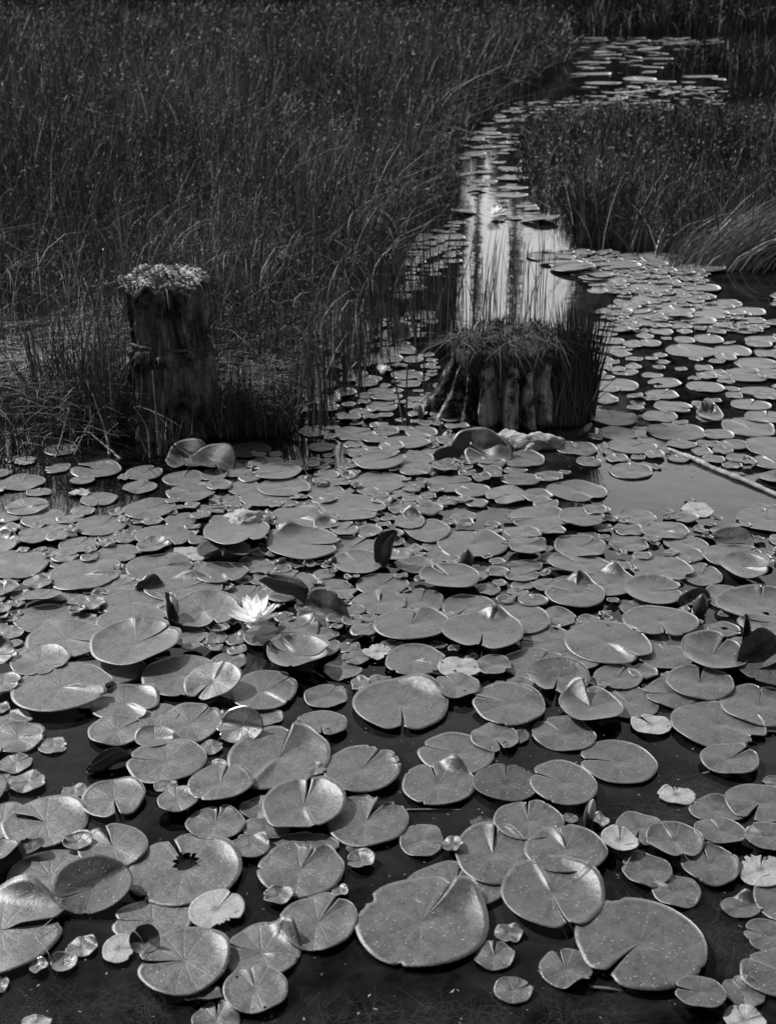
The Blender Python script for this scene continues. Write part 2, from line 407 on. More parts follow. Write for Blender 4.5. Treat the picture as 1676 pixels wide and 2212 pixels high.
# ------------------------------------------------------------------ lily pads
def pad_mesh(rx, ry, n, o, seed, rings=9, segs=52, thick=.0011):
    rs = random.Random(seed)
    wv = R(o.get('w', 5)) * .5 if n is not None else 0.0
    n0 = n if n is not None else rs.uniform(0, 6.28)
    ph = [rs.uniform(0, 6.28) for _ in range(6)]
    wob = rs.uniform(.012, .03)
    wav = rs.uniform(.0008, .0028)
    if n is None: wv = 1e-4
    else: wv = max(wv, .022)
    st = [rs.uniform(-1, 1) for _ in range(40)]
    def jag(a): # ragged edge noise
        k = a * 9.0; i = int(math.floor(k)); f = k - i
        return abs(st[i % 40] * (1 - f) + st[(i + 1) % 40] * f)
    def ad(a, b): return (a - b + math.pi) % (2 * math.pi) - math.pi
    top = []; nseg = segs
    o = dict(o)
    if 'rim' not in o and rs.random() < .28: o['rim'] = (r_ := rs.uniform(.03, .08) * (rx + ry) / 2, rs.uniform(.1, 1.2), R(rs.uniform(35, 60)))
    nibble = [(rs.uniform(0, 6.28), rs.uniform(.015, .05), rs.uniform(.03, .13)) for _ in range(rs.choice((0, 0, 1, 1, 2, 4)))]
    flap = o.get('flap', 0); fl2 = o.get('fl2', 0)
    fa = o.get('fold')
    for i in range(nseg + 1):
        u = i / nseg
        th = n0 + wv + u * (2 * math.pi - 2 * wv)
        ro = 1 + wob * math.sin(2 * th + ph[0]) + wob * .7 * math.sin(3 * th + ph[1]) + .006 * math.sin(7 * th + ph[2])
        e = min(u, 1 - u)
        if n is not None and o.get('w', 5) < 30:
            ro *= 1 - .10 * math.exp(-(e / .018) ** 2) + .035 * math.exp(-((e - .05) / .03) ** 2)
        for na_, nw_, nd_ in nibble: ro *= 1 - nd_ * math.exp(-(ad(th, na_) / nw_) ** 2)
        if 'tip' in o: ro *= 1 + o['tip'][1] * math.exp(-(ad(th, o['tip'][0]) / .28) ** 2)
        if 'torn' in o:
            d = abs(ad(th, o['torn'][0])) / max(o['torn'][1], 1e-3)
            if d < 1: ro *= 1 - o['torn'][2] * (.25 + .75 * jag(th + seed)) * min(1, (1 - d) * 4)
        row = []
        for j in range(rings + 1):
            t = (j / rings) ** .85
            sh = 0.0
            if n is not None: # notch sides curve a little
                sh = .05 * math.sin(ph[3]) * math.exp(-(e / .06) ** 2) * math.sin(t * math.pi)
            x = rx * ro * t * math.cos(th + sh); y = ry * ro * t * math.sin(th + sh)
            r0 = (rx + ry) / 2
            z = wav * t * t * math.sin(3 * th + ph[4]) + wav * .7 * t * t * math.sin(5 * th + ph[5])
            z -= .0022 * math.exp(-(t / .14) ** 2)
            z += .0022 * max(0, (t - .86) / .14) ** 2 * (.5 + .5 * math.sin(th * 1.0 + ph[2]))
            if 'cup' in o: z += .45 * o['cup'] * (max(0, t - .25) / .75) ** 2.2 * (.85 + .3 * math.sin(2 * th + ph[0]) + .45 * math.sin(th + ph[1]))
            if 'rim' in o:
                d = abs(ad(th, o['rim'][1])) / o['rim'][2]
                if d < 1: z += o['rim'][0] * (.5 + .5 * math.cos(d * math.pi)) * max(0, (t - .62) / .38) ** 1.6
            if 'crease' in o:
                c = o['crease']; px, py = math.cos(th) * t, math.sin(th) * t
                al = px * math.cos(c) + py * math.sin(c); pe = -px * math.sin(c) + py * math.cos(c)
                if al > 0: z += r0 * .055 * math.exp(-(pe / .06) ** 2) * min(1, al * 3)
                z += r0 * .04 * abs(pe) * t
            if n is not None and flap:
                eu = u if flap > 0 else 1 - u
                z += r0 * .11 * math.exp(-(eu / .035) ** 2) * min(1, max(0, (t - .08) / .3)) * (1 - .35 * t)
            if n is not None and fl2: z += .5 * abs(fl2) * math.exp(-(((1 - u) if fl2 > 0 else u) / .075) ** 2) * t ** 1.1
            elif n is not None and not flap: z += r0 * .035 * (math.exp(-(u / .03) ** 2) * abs(math.sin(ph[4])) + math.exp(-((1 - u) / .03) ** 2) * abs(math.sin(ph[5]))) * t
            p = Vector((x, y, z))
            if fa:
                c, ang = fa; px, py = p.x, p.y
                al = px * math.cos(c) + py * math.sin(c); pe = -px * math.sin(c) + py * math.cos(c)
                if pe < 0:
                    A = ang * min(1, -pe / (.25 * r0)); q = -pe
                    pe = -q * math.cos(A); zz = q * math.sin(A) + z
                    p = Vector((al * math.cos(c) - pe * math.sin(c), al * math.sin(c) + pe * math.cos(c), zz))
            row.append(p)
        top.append(row)
    if 'tilt' in o:
        ang, d = o['tilt']; ax = Vector((math.sin(d), -math.cos(d), 0))
        mt = Matrix.Rotation(ang, 3, ax)
        # keep the low edge on the water
        for row in top:
            for j in range(len(row)): row[j] = mt @ row[j]
        lo = min(p.z for row in top for p in row)
        for row in top:
            for p in row: p.z -= lo
    verts = []; quads = []; mi = []
    W = rings + 1
    for row in top:
        for p in row: verts.append(tuple(p))
    off = len(verts)
    for row in top:
        for p in row: verts.append((p.x, p.y, p.z - thick))
    holes = []
    for k in ('hole', 'hole2'):
        if k in o: holes.append((rx * o[k][1] * math.cos(o[k][0]), ry * o[k][1] * math.sin(o[k][0]), o[k][2] * (rx + ry) / 2))
    idx = lambda i, j: i * W + j
    cellset = {}
    for i in range(nseg):
        for j in range(rings):
            ctr = (top[i][j] + top[i + 1][j] + top[i + 1][j + 1] + top[i][j + 1]) / 4
            if any(math.hypot(ctr.x - h[0], ctr.y - h[1]) < h[2] * (1 + .35 * jag(math.atan2(ctr.y - h[1], ctr.x - h[0]) * 2)) for h in holes): continue
            cellset[(i, j)] = 1
    for (i, j) in cellset:
        a, b, c, d = idx(i, j), idx(i, j + 1), idx(i + 1, j + 1), idx(i + 1, j)
        quads.append((a, b, c, d)); mi.append(0)
        quads.append((off + a, off + d, off + c, off + b)); mi.append(1)
    for i in range(nseg):
        if (i, rings - 1) in cellset:
            a, b = idx(i, rings), idx(i + 1, rings); quads.append((a, off + a, off + b, b)); mi.append(0)
    for i in (0, nseg):
        for j in range(rings):
            if (min(i, nseg - 1), j) in cellset:
                a, b = idx(i, j), idx(i, j + 1)
                quads.append((a, off + a, off + b, b) if i == 0 else (b, off + b, off + a, a)); mi.append(0)
    return np.array(verts), np.array(quads), mi
def pad_mats(o):
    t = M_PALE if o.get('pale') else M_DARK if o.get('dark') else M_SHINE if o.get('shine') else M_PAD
    return [t, M_UNDER]
PADS = [
 (0.0622, 1.8759, 0.1202, 0.1238, 1.011, 2, {'w': 5.0, 'tip': (0.8234, 0.12), 'rim': (0.012, 0.2653, 0.6981), 'torn': (2.75, 0.2793, 0.12), 'fl2': 0.04}, 'very large pad with a dark folded notch edge and torn left side'),
 (0.4517, 1.8138, 0.1172, 0.117, -2.2913, 4, {'w': 5.0, 'torn': (2.0775, 0.4363, 0.1)}, 'giant flat pad with a crooked dark notch on its lower-left-side'),
 (-0.3937, 2.0243, 0.1085, 0.1101, 2.0219, 2, {'hole': (1.6797, 0.22, 0.2), 'w': 7.0, 'rim': (0.012, 0.5308, 0.6981)}, 'large round pad with a dark ragged hole chewed through its middle'),
 (0.3108, 1.9516, 0.0979, 0.1051, -1.3676, 3, {'w': 3.0, 'cup': 0.008, 'crease': 1.8216, 'rim': (0.012, 0.5211, 1.0472)}, 'large shield-like pad with pale midrib crease and bright right-side rim'),
 (-0.3572, 1.7672, 0.0807, 0.0848, -3.0378, 4, {'w': 7.0, 'rim': (0.01, 0.4969, 0.8727)}, "large pad near the photo's bottom left with a black notch pointing left"),
 (-0.2423, 2.4083, 0.1156, 0.1185, 1.3929, 3, {'w': 5.0, 'fl2': 0.045, 'crease': -2.0055, 'tip': (-1.88, 0.1)}, 'very large heart-like pad with folded dark notch and pale crease'),
 (-0.7044, 1.8528, 0.1135, 0.1135, 0.2118, 2, {'rim': (0.03, 1.3974, 0.7854), 'flap': 1.0, 'w': 3.0}, "large pad at the photo's left-side edge with bright upturned back rim and thread"),
 (-0.1695, 2.0272, 0.0843, 0.0872, 1.2014, 2, {'w': 6.0, 'torn': (1.4063, 0.384, 0.35)}, 'large pad whose deep notch is ragged and dark at its top'),
 (0.031, 2.6392, 0.1138, 0.1174, -1.5527, 2, {'w': 5.0, 'rim': (0.022, 0.9335, 0.8727), 'cup': 0.01}, 'large round pad with bright far rim and notch toward viewer'),
 (0.128, 1.9782, 0.0951, 0.0716, 1.3458, 1, {'w': 2.0}, 'half-hidden pad behind the biggest torn pad'),
 (-0.7925, 2.6941, 0.1189, 0.1156, 0.0, 7, {'w': 6.0, 'flap': -1.0}, 'very wide pad with bright straight right-side notch below the tray-like pad'),
 (0.2071, 2.0747, 0.0755, 0.0942, 1.3749, 2, {'w': 5.0, 'flap': 1.0}, 'upright-lobed pad with a bright flap along its notch, left of the crowded pads'),
 (-0.6537, 2.0116, 0.0808, 0.0792, 0.7873, 1, {'w': 4.0}, 'broad pad with a dark slit to the upper-right-side, behind the cupped dark leaf'),
 (-0.1281, 1.8747, 0.0728, 0.0751, 1.072, 2, {'w': 5.0}, 'smooth pad with a curved notch, between the creased pad and the biggest torn pad'),
 (0.7652, 2.5456, 0.1054, 0.1043, -0.7195, 3, {'w': 2.0, 'torn': (-0.8261, 0.3142, 0.12)}, 'large plain pad with chipped right-side end, upper one of the right-edge group'),
 (-0.2235, 1.7977, 0.0678, 0.073, 2.9333, 1, {'w': 4.0, 'rim': (0.03, 0.8113, 0.6981), 'crease': -0.2083}, 'pad with a folded crease and a bright raised right rim'),
 (-0.7032, 2.1776, 0.088, 0.0859, 2.9085, 2, {'w': 6.0, 'flap': -1.0, 'rim': (0.008, 0.9563, 0.8727)}, 'large pad with bright flap beside its left-side notch, near left-edge'),
 (-0.5562, 1.9525, 0.0738, 0.0617, -2.6203, 2, {'tilt': (0.2793, 1.4026), 'fold': (-2.6203, 0.2793), 'cup': 0.012, 'dark': 1, 'w': 2.0}, 'dark tilted leaf cupped upwards, casting a black shadow on water beside it'),
 (-0.0442, 2.1837, 0.0879, 0.0862, 1.0817, 2, {'w': 16.0, 'torn': (1.0817, 0.5236, 0.25)}, 'pad with a triangular bite out of its right side'),
 (-0.1754, 2.2194, 0.0878, 0.0873, 1.468, 5.0, {'w': 6.0, 'cup': 0.02, 'tip': (-2.1795, 0.12), 'crease': -1.2452}, 'raised heart-like pad with a white crack running through it'),
 (-0.6515, 2.9017, 0.116, 0.1228, 0.6967, 9.0, {'w': 4.0, 'cup': 0.03}, 'large tray-like pad raised above water with dark upturned sides'),
 (0.3528, 2.0793, 0.0814, 0.0771, 1.6997, 4, {'w': 5.0, 'flap': 1.0, 'hole': (-1.2323, 0.4, 0.04)}, 'large pad with bright flap and specks, left of the thread-draped pad'),
 (0.5717, 2.9408, 0.1129, 0.1199, -0.8793, 4, {'w': 4.0, 'flap': -1.0}, 'large oval pad with bright slit to the lower-right-side'),
 (-0.433, 1.8814, 0.0724, 0.0648, 3.1416, 1, {'w': 2.0}, 'plain pad shadowed at its left, squeezed under the chewed-hole pad'),
 (-0.0573, 2.3591, 0.0852, 0.0878, 1.0593, 4, {'w': 6.0}, 'clean pad with upper-right-side notch right of the creased heart pad'),
 (-0.4874, 2.3853, 0.087, 0.0858, 3.079, 5, {'w': 3.0}, 'large pad with a thin black slit on its left, holed by one speck'),
 (0.5119, 2.4012, 0.0844, 0.0872, 3.0161, 1, {'w': 5.0}, 'clean oval pad with a needle-thin left-side notch'),
 (0.2493, 2.9746, 0.1059, 0.1137, -1.7415, 8, {'w': 6.0, 'cup': 0.018, 'rim': (0.025, 1.1925, 0.5236)}, 'large raised pad with white far right-side rim and near-side notch'),
 (0.1086, 2.3122, 0.0803, 0.0801, 1.743, 2, {'w': 3.0, 'rim': (0.03, 1.0535, 0.6109), 'flap': -1.0}, 'pad with bright curved far rim lying on the dark-spot pad'),
 (-0.5189, 2.7736, 0.0938, 0.103, 0.1733, 3, {'w': 4.0, 'torn': (-0.4922, 0.2094, 0.2)}, 'pad with crumbs in its right-side notch, under the tilted heart leaf'),
 (-0.227, 1.7014, 0.0557, 0.0559, 1.88, 3, {'w': 7.0, 'hole': (2.4413, 0.8, 0.06), 'hole2': (-1.1235, 0.85, 0.06)}, 'pad with two small holes and a black notch pointing up'),
 (0.1545, 2.4345, 0.0836, 0.0837, 2.7437, 1, {'w': 4.0}, 'pad with a dark oval spot at its centre and left-side notch'),
 (-0.8412, 2.9546, 0.1037, 0.1071, -0.287, 5, {'w': 5.0}, 'wide pad with long right-side notch between the tray-like pad and left group'),
 (-0.5477, 2.0921, 0.0694, 0.0701, 2.1167, 3, {'w': 13.0}, 'round pad with a broad open notch at its upper left'),
 (0.2885, 2.6331, 0.0857, 0.097, 2.8773, 4, {'w': 4.0}, 'large oval pad with a curved black left-side slit'),
 (0.8276, 2.8575, 0.083, 0.0915, 0.9092, 6, {'w': 7.0, 'cup': 0.03, 'tilt': (0.1047, 1.7461)}, 'raised heart-tipped leaf with dark far rim by the right-edge'),
 (0.377, 2.3064, 0.0711, 0.0837, 2.7022, 4, {'w': 4.0}, 'broad pad with long left-side slit, right of the darker slit pad'),
 (-0.5037, 3.1078, 0.0989, 0.094, -1.0408, 5, {'w': 4.0, 'cup': 0.014, 'tilt': (0.1396, 1.6108), 'fl2': 0.03}, 'raised pad with dark far rim and white hooked centre, against the white lily'),
 (0.2893, 2.1767, 0.0717, 0.0672, 1.519, 3, {'w': 5.0}, 'round cleft pad with notch facing away above the shield pad'),
 (0.0676, 2.1199, 0.0433, 0.0563, -0.2292, 1, {'w': 3.0}, 'pad showing its upper-right-side lobe beyond the bitten pad'),
 (-0.3037, 2.7042, 0.0816, 0.096, 0.6206, 2, {'w': 4.0, 'crease': -0.6206}, 'wide pad shaded by the tilted heart leaf on its left'),
 (-0.7067, 2.8114, 0.0942, 0.0867, 0.6344, 1, {}, 'dull pad mostly hidden under the tray-like pad'),
 (0.2545, 2.3116, 0.0727, 0.0688, 1.4708, 3, {'w': 2.0, 'dark': 1}, 'darker pad with a slit facing away, right of the bright-rim pad'),
 (-0.6299, 2.6482, 0.0817, 0.0844, -0.5063, 2, {'w': 4.0, 'flap': -1.0, 'rim': (0.012, 0.8404, 0.6981)}, 'pad with glowing flap beside its right-side notch, below the tray-like pad'),
 (-0.2287, 2.8634, 0.0795, 0.1034, -0.1424, 5.0, {'w': 4.0, 'cup': 0.045, 'crease': 2.2721}, 'cupped pad with bright ribs and dark upturned far rim'),
 (-0.58, 2.2568, 0.068, 0.0693, -1.224, 3, {'w': 9.0}, 'pad with bright-edged notch toward the viewer on its lower-right-side'),
 (0.4197, 2.747, 0.0772, 0.0746, -1.8536, 4, {'w': 7.0, 'tilt': (0.1745, 1.752), 'cup': 0.02}, 'tilted pad, its left half dark and right half bright'),
 (-0.4599, 2.5573, 0.0736, 0.0838, 1.0071, 2, {'w': 4.0}, 'broad pad with small notch to the upper-right-side beside the rolled leaf'),
 (-0.6886, 3.0562, 0.0954, 0.0993, 0.1125, 4, {'w': 3.0}, 'broad pad with a pale ring at its centre and right-side slit'),
 (0.0627, 3.0233, 0.1031, 0.0889, 1.384, 7, {'w': 6.0, 'fl2': 0.02}, 'broad pad with folded notch facing away, below the plump slit pad'),
 (0.6291, 2.0372, 0.0567, 0.0627, 1.6356, 3, {'w': 7.0}, 'pad like a rounded heart, open notch facing away, near the chewed pale pad'),
 (-0.2609, 3.5645, 0.1137, 0.1192, -0.1273, 5.0, {'w': 3.0, 'cup': 0.014, 'rim': (0.02, 2.0248, 0.5236)}, 'big propped pad with dark curled far left-side rim'),
 (-0.3574, 2.2886, 0.0689, 0.0666, 1.4185, 8, {'w': 5.0}, 'pad with a thin notch facing away, left below the creased heart pad'),
 (-0.8841, 3.3633, 0.1047, 0.111, 0.2009, 3, {'w': 5.0, 'flap': -1.0}, 'broad pad with a brilliant white notch flap'),
 (0.8827, 2.625, 0.0892, 0.0943, 1.2789, 4, {'w': 2.0}, 'large pad overlapping the plain pad, cut by the right-edge'),
 (0.4798, 2.6138, 0.0757, 0.0818, 1.6164, 5, {'w': 9.0, 'cup': 0.02, 'fl2': -0.07}, 'dark dished pad with a white fin-like fold beside its far notch'),
 (-0.4692, 3.6293, 0.1025, 0.1332, -0.9013, 7, {'w': 6.0, 'cup': 0.012, 'fl2': 0.03, 'tilt': (0.0873, -1.3421)}, 'propped pad draped toward the viewer with a folded dark notch'),
 (0.7318, 3.0549, 0.1025, 0.0858, -1.6114, 5, {'w': 4.0}, 'wide double-lobed pad, notch toward the viewer'),
 (0.7644, 2.7261, 0.0836, 0.0796, 1.3079, 5, {'w': 8.0}, 'pad with wide notch facing away below the heart-tipped leaf'),
 (0.3732, 2.8339, 0.087, 0.0831, 1.0408, 2, {'w': 2.0}, 'wide pad in front of the large bright-rimmed one'),
 (-0.4263, 2.7116, 0.0708, 0.0687, -2.1153, 4, {'w': 8.0, 'tilt': (0.2443, 1.0262), 'crease': 1.2854}, 'tilted heart-like leaf with dark rim, shading the pad beside it'),
 (0.4045, 2.5148, 0.0736, 0.0725, 2.1728, 1, {'w': 4.0}, 'pad with thin upper-left-side slit, right of the curled-flap pad'),
 (0.3123, 1.7566, 0.0471, 0.0496, 1.7862, 1, {'w': 11.0, 'rim': (0.02, -1.2, 0.6981)}, 'pale dimpled pad with open notch facing away, left of the giant pad'),
 (0.5765, 2.659, 0.0724, 0.0821, 2.1218, 1, {}, 'wide plain pad beside the white-fin pad'),
 (-0.3186, 1.9044, 0.0514, 0.0533, 1.0458, 3, {'pale': 1, 'torn': (-1.0758, 0.6109, 0.35), 'w': 4.0}, 'pale torn pad with broken lower right-edge below the chewed-hole pad'),
 (1.0287, 3.15, 0.122, 0.1063, 1.3151, 4, {'cup': 0.02, 'hole': (-1.5312, 0.45, 0.07), 'w': 2.0}, 'mottled raised pad with small holes at the right-edge'),
 (0.3499, 3.0855, 0.0883, 0.0955, 2.3498, 2, {'w': 4.0}, 'big pad with left-side slit and dark spot above the raised round pad'),
 (0.7811, 2.2426, 0.07, 0.0725, -2.1437, 2, {'w': 14.0}, 'large pad with a wide notch on its lower-left-side, cut by the right-edge'),
 (0.418, 2.9577, 0.0741, 0.0963, 3.0683, 1, {'w': 3.0, 'rim': (0.006, 1.1912, 0.6981)}, 'large pad behind the raised round one, bright far rim'),
 (-0.5796, 3.2607, 0.1081, 0.0849, 0.6905, 4, {'w': 4.0, 'rim': (0.02, 1.4933, 0.6981)}, 'pad with bright far rim beside the bent standing leaf'),
 (0.5741, 2.1048, 0.0584, 0.055, -1.4645, 4, {'w': 4.0, 'crease': 1.7876, 'cup': 0.01}, 'creased pad with two lobes toward the viewer, between rounder ones'),
 (0.9559, 2.8039, 0.0897, 0.114, 1.8495, 7, {'dark': 1, 'cup': 0.01, 'w': 5.0}, 'dark leaf at the right-edge below the upright fold, pale triangle in its notch'),
 (0.2591, 3.5862, 0.1077, 0.1065, 1.3398, 2, {'w': 3.0, 'fl2': 0.015}, 'large pad with short folded notch, dark bud at its near edge'),
 (-0.3527, 2.1672, 0.06, 0.0555, 1.5708, 3, {'w': 6.0}, 'flat pad with keyhole notch facing away, above the chewed-hole pad'),
 (0.0671, 2.8466, 0.078, 0.0799, -0.1767, 4, {'w': 3.0, 'torn': (2.6412, 0.6981, 0.07), 'flap': -1.0}, 'pad nibbled along its left-edge with a bright right-side flap'),
 (-0.9284, 3.0879, 0.0887, 0.0855, -0.8575, 2, {'w': 4.0}, 'broad pad with notch to the lower-right-side, below the small propped pad'),
 (0.7567, 2.3982, 0.0644, 0.0625, 0.6293, 4, {'w': 7.0}, "pad with upper-right-side notch against the large plain pad's near edge"),
 (0.6902, 1.7433, 0.0775, 0.0601, 2.4349, 2, {'w': 2.0}, "pad cut off by the photo's right-side edge, lowest one there"),
 (-0.6773, 3.4206, 0.098, 0.0963, 0.3944, 2, {'w': 4.0, 'flap': -1.0}, 'pad with bright flap and a small ring hole near the bent stalk'),
 (-0.8768, 2.8261, 0.0744, 0.0781, -0.7579, 6, {'w': 6.0, 'cup': 0.015}, 'cupped pad shaded on its left by the tilted edge pad'),
 (-0.1708, 2.1043, 0.0732, 0.0403, 1.2346, 1, {}, 'pale strip of pad showing under the cracked heart pad'),
 (-0.1217, 3.8701, 0.1114, 0.1118, -0.5077, 3, {'w': 4.0, 'cup': 0.008}, 'broad clean oval pad with near right-side notch at mid photo'),
 (-0.6242, 2.5207, 0.0674, 0.0637, 0.7161, 3, {'w': 6.0}, 'pad with an upper-right-side notch floating above the rolled brown leaf'),
 (0.5288, 3.2305, 0.082, 0.0914, 2.7634, 4, {'w': 5.0, 'rim': (0.03, 1.2695, 0.6109)}, 'pad with brilliant white right rim and left-side notch'),
 (0.5034, 2.0242, 0.0466, 0.0528, 2.8646, 2, {'w': 2.0}, 'roundish pad with a hair-like thread looped over its left-edge'),
 (0.7478, 3.2431, 0.0807, 0.0932, 0.0, 4, {'w': 3.0, 'cup': 0.015}, 'raised pad with blunt dark left-side rim and right-side slit'),
 (0.53, 1.6869, 0.0413, 0.0397, 2.8908, 5, {'w': 9.0}, 'round pad with a wide left-side notch tucked below the giant pad'),
 (0.8027, 3.406, 0.0904, 0.0934, -0.708, 2, {'w': 5.0, 'cup': 0.01}, 'broad wrinkled pad with dark curled right-side end'),
 (0.5489, 1.9645, 0.0467, 0.0478, 2.401, 1, {'w': 3.0, 'flap': 1.0}, 'oval pad with a bright flap on its upper left, above the giant pad'),
 (-0.7133, 3.1779, 0.0871, 0.0776, -0.0775, 3, {'w': 4.0, 'tip': (-0.1921, 0.15)}, 'pointed pad behind the central-ring pad'),
 (0.689, 2.6917, 0.0644, 0.0693, 3.1416, 2, {'w': 3.0}, "pad lying under the open-clam pad's left side"),
 (0.1777, 3.3158, 0.0888, 0.0824, 2.256, 7.0, {'w': 4.0, 'flap': -1.0, 'cup': 0.012}, 'propped pad with white upper-left-side flap and black shadow underneath'),
 (-0.1138, 3.5565, 0.0975, 0.0891, 0.9898, 2.0, {'w': 4.0, 'tip': (-1.3382, 0.1)}, 'angular pad with corner pointing near, left of the upright folded leaf'),
 (-0.3367, 2.5146, 0.0551, 0.0474, -2.8242, 2, {'fold': (2.8242, 0.6981), 'tilt': (0.3142, 1.2702), 'w': 2.0, 'shine': 1}, 'folded leaf with bright gleaming spine casting its shadow on the next pad'),
 (0.5141, 2.1605, 0.0492, 0.0526, -1.9268, 1, {'w': 10.0}, 'round pad with notch to the lower-left-side above the thread'),
 (-0.2877, 3.7959, 0.0951, 0.1046, -0.1781, 2, {'w': 4.0, 'flap': -1.0, 'torn': (-1.8859, 0.2618, 0.06)}, 'round pad with bright right-side flap, left of the clean oval pad'),
 (-1.1057, 3.4375, 0.1012, 0.1014, 2.8201, 2, {'w': 2.0}, "large pad with fine left-side slit at the photo's left-side edge"),
 (-0.8472, 2.4966, 0.0604, 0.0671, 0.1607, 2, {'w': 3.0, 'flap': -1.0}, 'pad at left-edge with pale straight notch and dark middle spot'),
 (0.6859, 2.2208, 0.0551, 0.048, 2.5847, 1, {'w': 2.0, 'tip': (-0.4298, 0.12), 'rim': (0.006, 1.2453, 0.8727)}, 'pointed pad with bright upper rim below the eaten pad'),
 (0.2242, 3.1623, 0.074, 0.0818, -2.1965, 1, {'w': 4.0}, "pad with curved lower-left-side slit under the propped pad's shadow"),
 (0.6346, 3.2996, 0.074, 0.0906, -2.9437, 3, {'w': 3.0, 'rim': (0.025, 1.2198, 0.6109), 'cup': 0.012}, 'pad with pale raised far rim behind the white-rimmed pad'),
 (0.7251, 2.0227, 0.0495, 0.0509, 1.2269, 2, {'pale': 1, 'torn': (1.6798, 1.0472, 0.35)}, "pale chewed pad with jagged far edge at the photo's right"),
 (0.2442, 2.4967, 0.0565, 0.0589, -1.3243, 2, {'w': 9.0, 'bit': 1}, 'pad with a pale curled flap over its near notch'),
 (0.4822, 3.7661, 0.0925, 0.0981, -2.879, 6, {'w': 4.0}, 'double-lobed wide pad right of the grey water gap'),
 (-0.6945, 3.6423, 0.0947, 0.088, -1.1238, 3, {'w': 6.0, 'torn': (-0.4132, 0.4363, 0.12)}, 'large pad with chipped right side above the small dark bowl'),
 (0.6717, 2.1333, 0.0516, 0.0441, 1.7302, 5, {'w': 3.0}, 'oval pad with a tiny slit facing away, below the pointed pad'),
 (-0.1553, 2.5433, 0.0603, 0.0567, -1.4291, 4, {'w': 7.0, 'torn': (-1.8691, 0.4363, 0.3), 'bit': 1}, 'torn pad with white chips along its near side, in open water'),
 (-0.4937, 3.5041, 0.0815, 0.0913, -1.4977, 6, {'dark': 1, 'cup': 0.012, 'rim': (0.035, -1.4977, 1.2217)}, 'dark leaf under the draped pad, its near edge curled into a pale lip'),
 (0.5689, 3.4218, 0.0951, 0.0728, 2.2038, 2, {'w': 3.0, 'tilt': (0.1047, 3.1416)}, 'wide pad with raised left-edge above the white-rimmed pad'),
 (0.6086, 1.7006, 0.0362, 0.0358, 1.9475, 1, {'w': 3.0, 'rim': (0.006, 0.886, 0.6981)}, 'round pad with a short slit, between the giant pad and the frame edge'),
 (-0.2839, 3.3167, 0.08, 0.0772, 1.2212, 2, {'w': 4.0}, "pad directly behind the white lily's dark shadowed leaf"),
 (-0.0244, 3.1788, 0.0751, 0.0727, 1.4917, 3, {'w': 4.0, 'flap': 1.0}, 'plump pad with slit facing away, right of the leafy cluster'),
 (0.6434, 4.0419, 0.1037, 0.0948, -1.0868, 1, {'w': 3.0}, "large flat pad with near right-side notch in front of the driftwood's black shade"),
 (1.0444, 3.3968, 0.0704, 0.0896, -0.4627, 5, {'w': 4.0, 'cup': 0.03, 'flap': -1.0}, 'dark bowl-like pad with white slit near the right-edge'),
 (-0.7938, 2.1851, 0.0487, 0.0634, 0.5522, 1, {'w': 3.0}, 'pale half-covered pad under the flat-notched pad at the left-edge'),
 (0.0929, 3.1967, 0.0626, 0.0814, 1.3179, 1, {'w': 4.0}, 'flat pad behind two others left of the upturned left pad'),
 (0.9522, 3.2209, 0.0639, 0.083, 0.6857, 1, {}, 'pad under the dark bud leaf and the mottled raised pad'),
 (0.1887, 1.7897, 0.0364, 0.0366, 1.4301, 1, {'w': 13.0}, 'small pad like a heart, wide notch facing away, right of the biggest torn pad'),
 (0.7489, 1.9364, 0.0572, 0.0744, 0.9215, 1, {'w': 2.0}, 'large plain pad cut by the right-edge, above the weed stems'),
 (0.5858, 3.5563, 0.0795, 0.0845, 0.7256, 3, {'w': 4.0, 'cup': 0.01}, 'propped pad with long upper-right-side slit, right of the grey gap'),
 (-0.0175, 3.2988, 0.0784, 0.0705, 0.8835, 2, {'w': 5.0}, 'round pad with upper-right-side notch, right of the dark folded leaf'),
 (-0.401, 3.225, 0.07, 0.0745, 1.1123, 1, {'w': 4.0}, 'pad just behind the white lily with its petals overlapping'),
 (0.5702, 2.7678, 0.061, 0.0583, 1.033, 2, {'w': 5.0}, 'small pad with corner notch below the long oval pad'),
 (-0.0312, 4.125, 0.0988, 0.097, 1.4538, 1, {'w': 2.0}, 'large pad just in front of the dark-lipped pad'),
 (-0.4847, 3.3592, 0.0756, 0.0718, -1.0201, 5, {'w': 4.0, 'flap': -1.0}, 'round pad shaded by the curled leaf above, notch to the near-right-side'),
 (0.1684, 2.7068, 0.0562, 0.0568, 2.1481, 6, {'w': 6.0, 'hole': (-1.0257, 0.6, 0.05)}, 'round pad with upper-left-side notch and one pinhole'),
 (-0.2482, 2.1557, 0.0495, 0.0377, 0.5482, 2, {}, "plain pad tucked under the cracked heart pad's lower left"),
 (1.1148, 4.6616, 0.1136, 0.1091, 2.083, 1, {'w': 3.0}, "wide pad with thin upper-left-side slit behind the pole's end"),
 (-0.7858, 3.8717, 0.0863, 0.0881, 0.7613, 2, {'w': 3.0}, 'pad with a long dark right-side slit and crumbs on its far rim'),
 (-0.1512, 2.6834, 0.0533, 0.0569, 1.0537, 1, {'w': 2.0}, 'neat round pad alone in dark water, tiny nick on its upper-right-side'),
 (0.6893, 1.8401, 0.0434, 0.0426, 2.6352, 1, {'w': 4.0}, 'pad among weed stems, half under the big right-edge pad'),
 (-0.9121, 3.7326, 0.0811, 0.0828, 1.2299, 2, {'w': 4.0}, 'round pad with a black upper-right-side slit, left of the pale crumpled leaf'),
 (0.2142, 1.7053, 0.0323, 0.0317, 0.3732, 1, {'w': 7.0, 'bit': 1}, 'small pad with white torn chip beside its notch, alone near the bottom edge'),
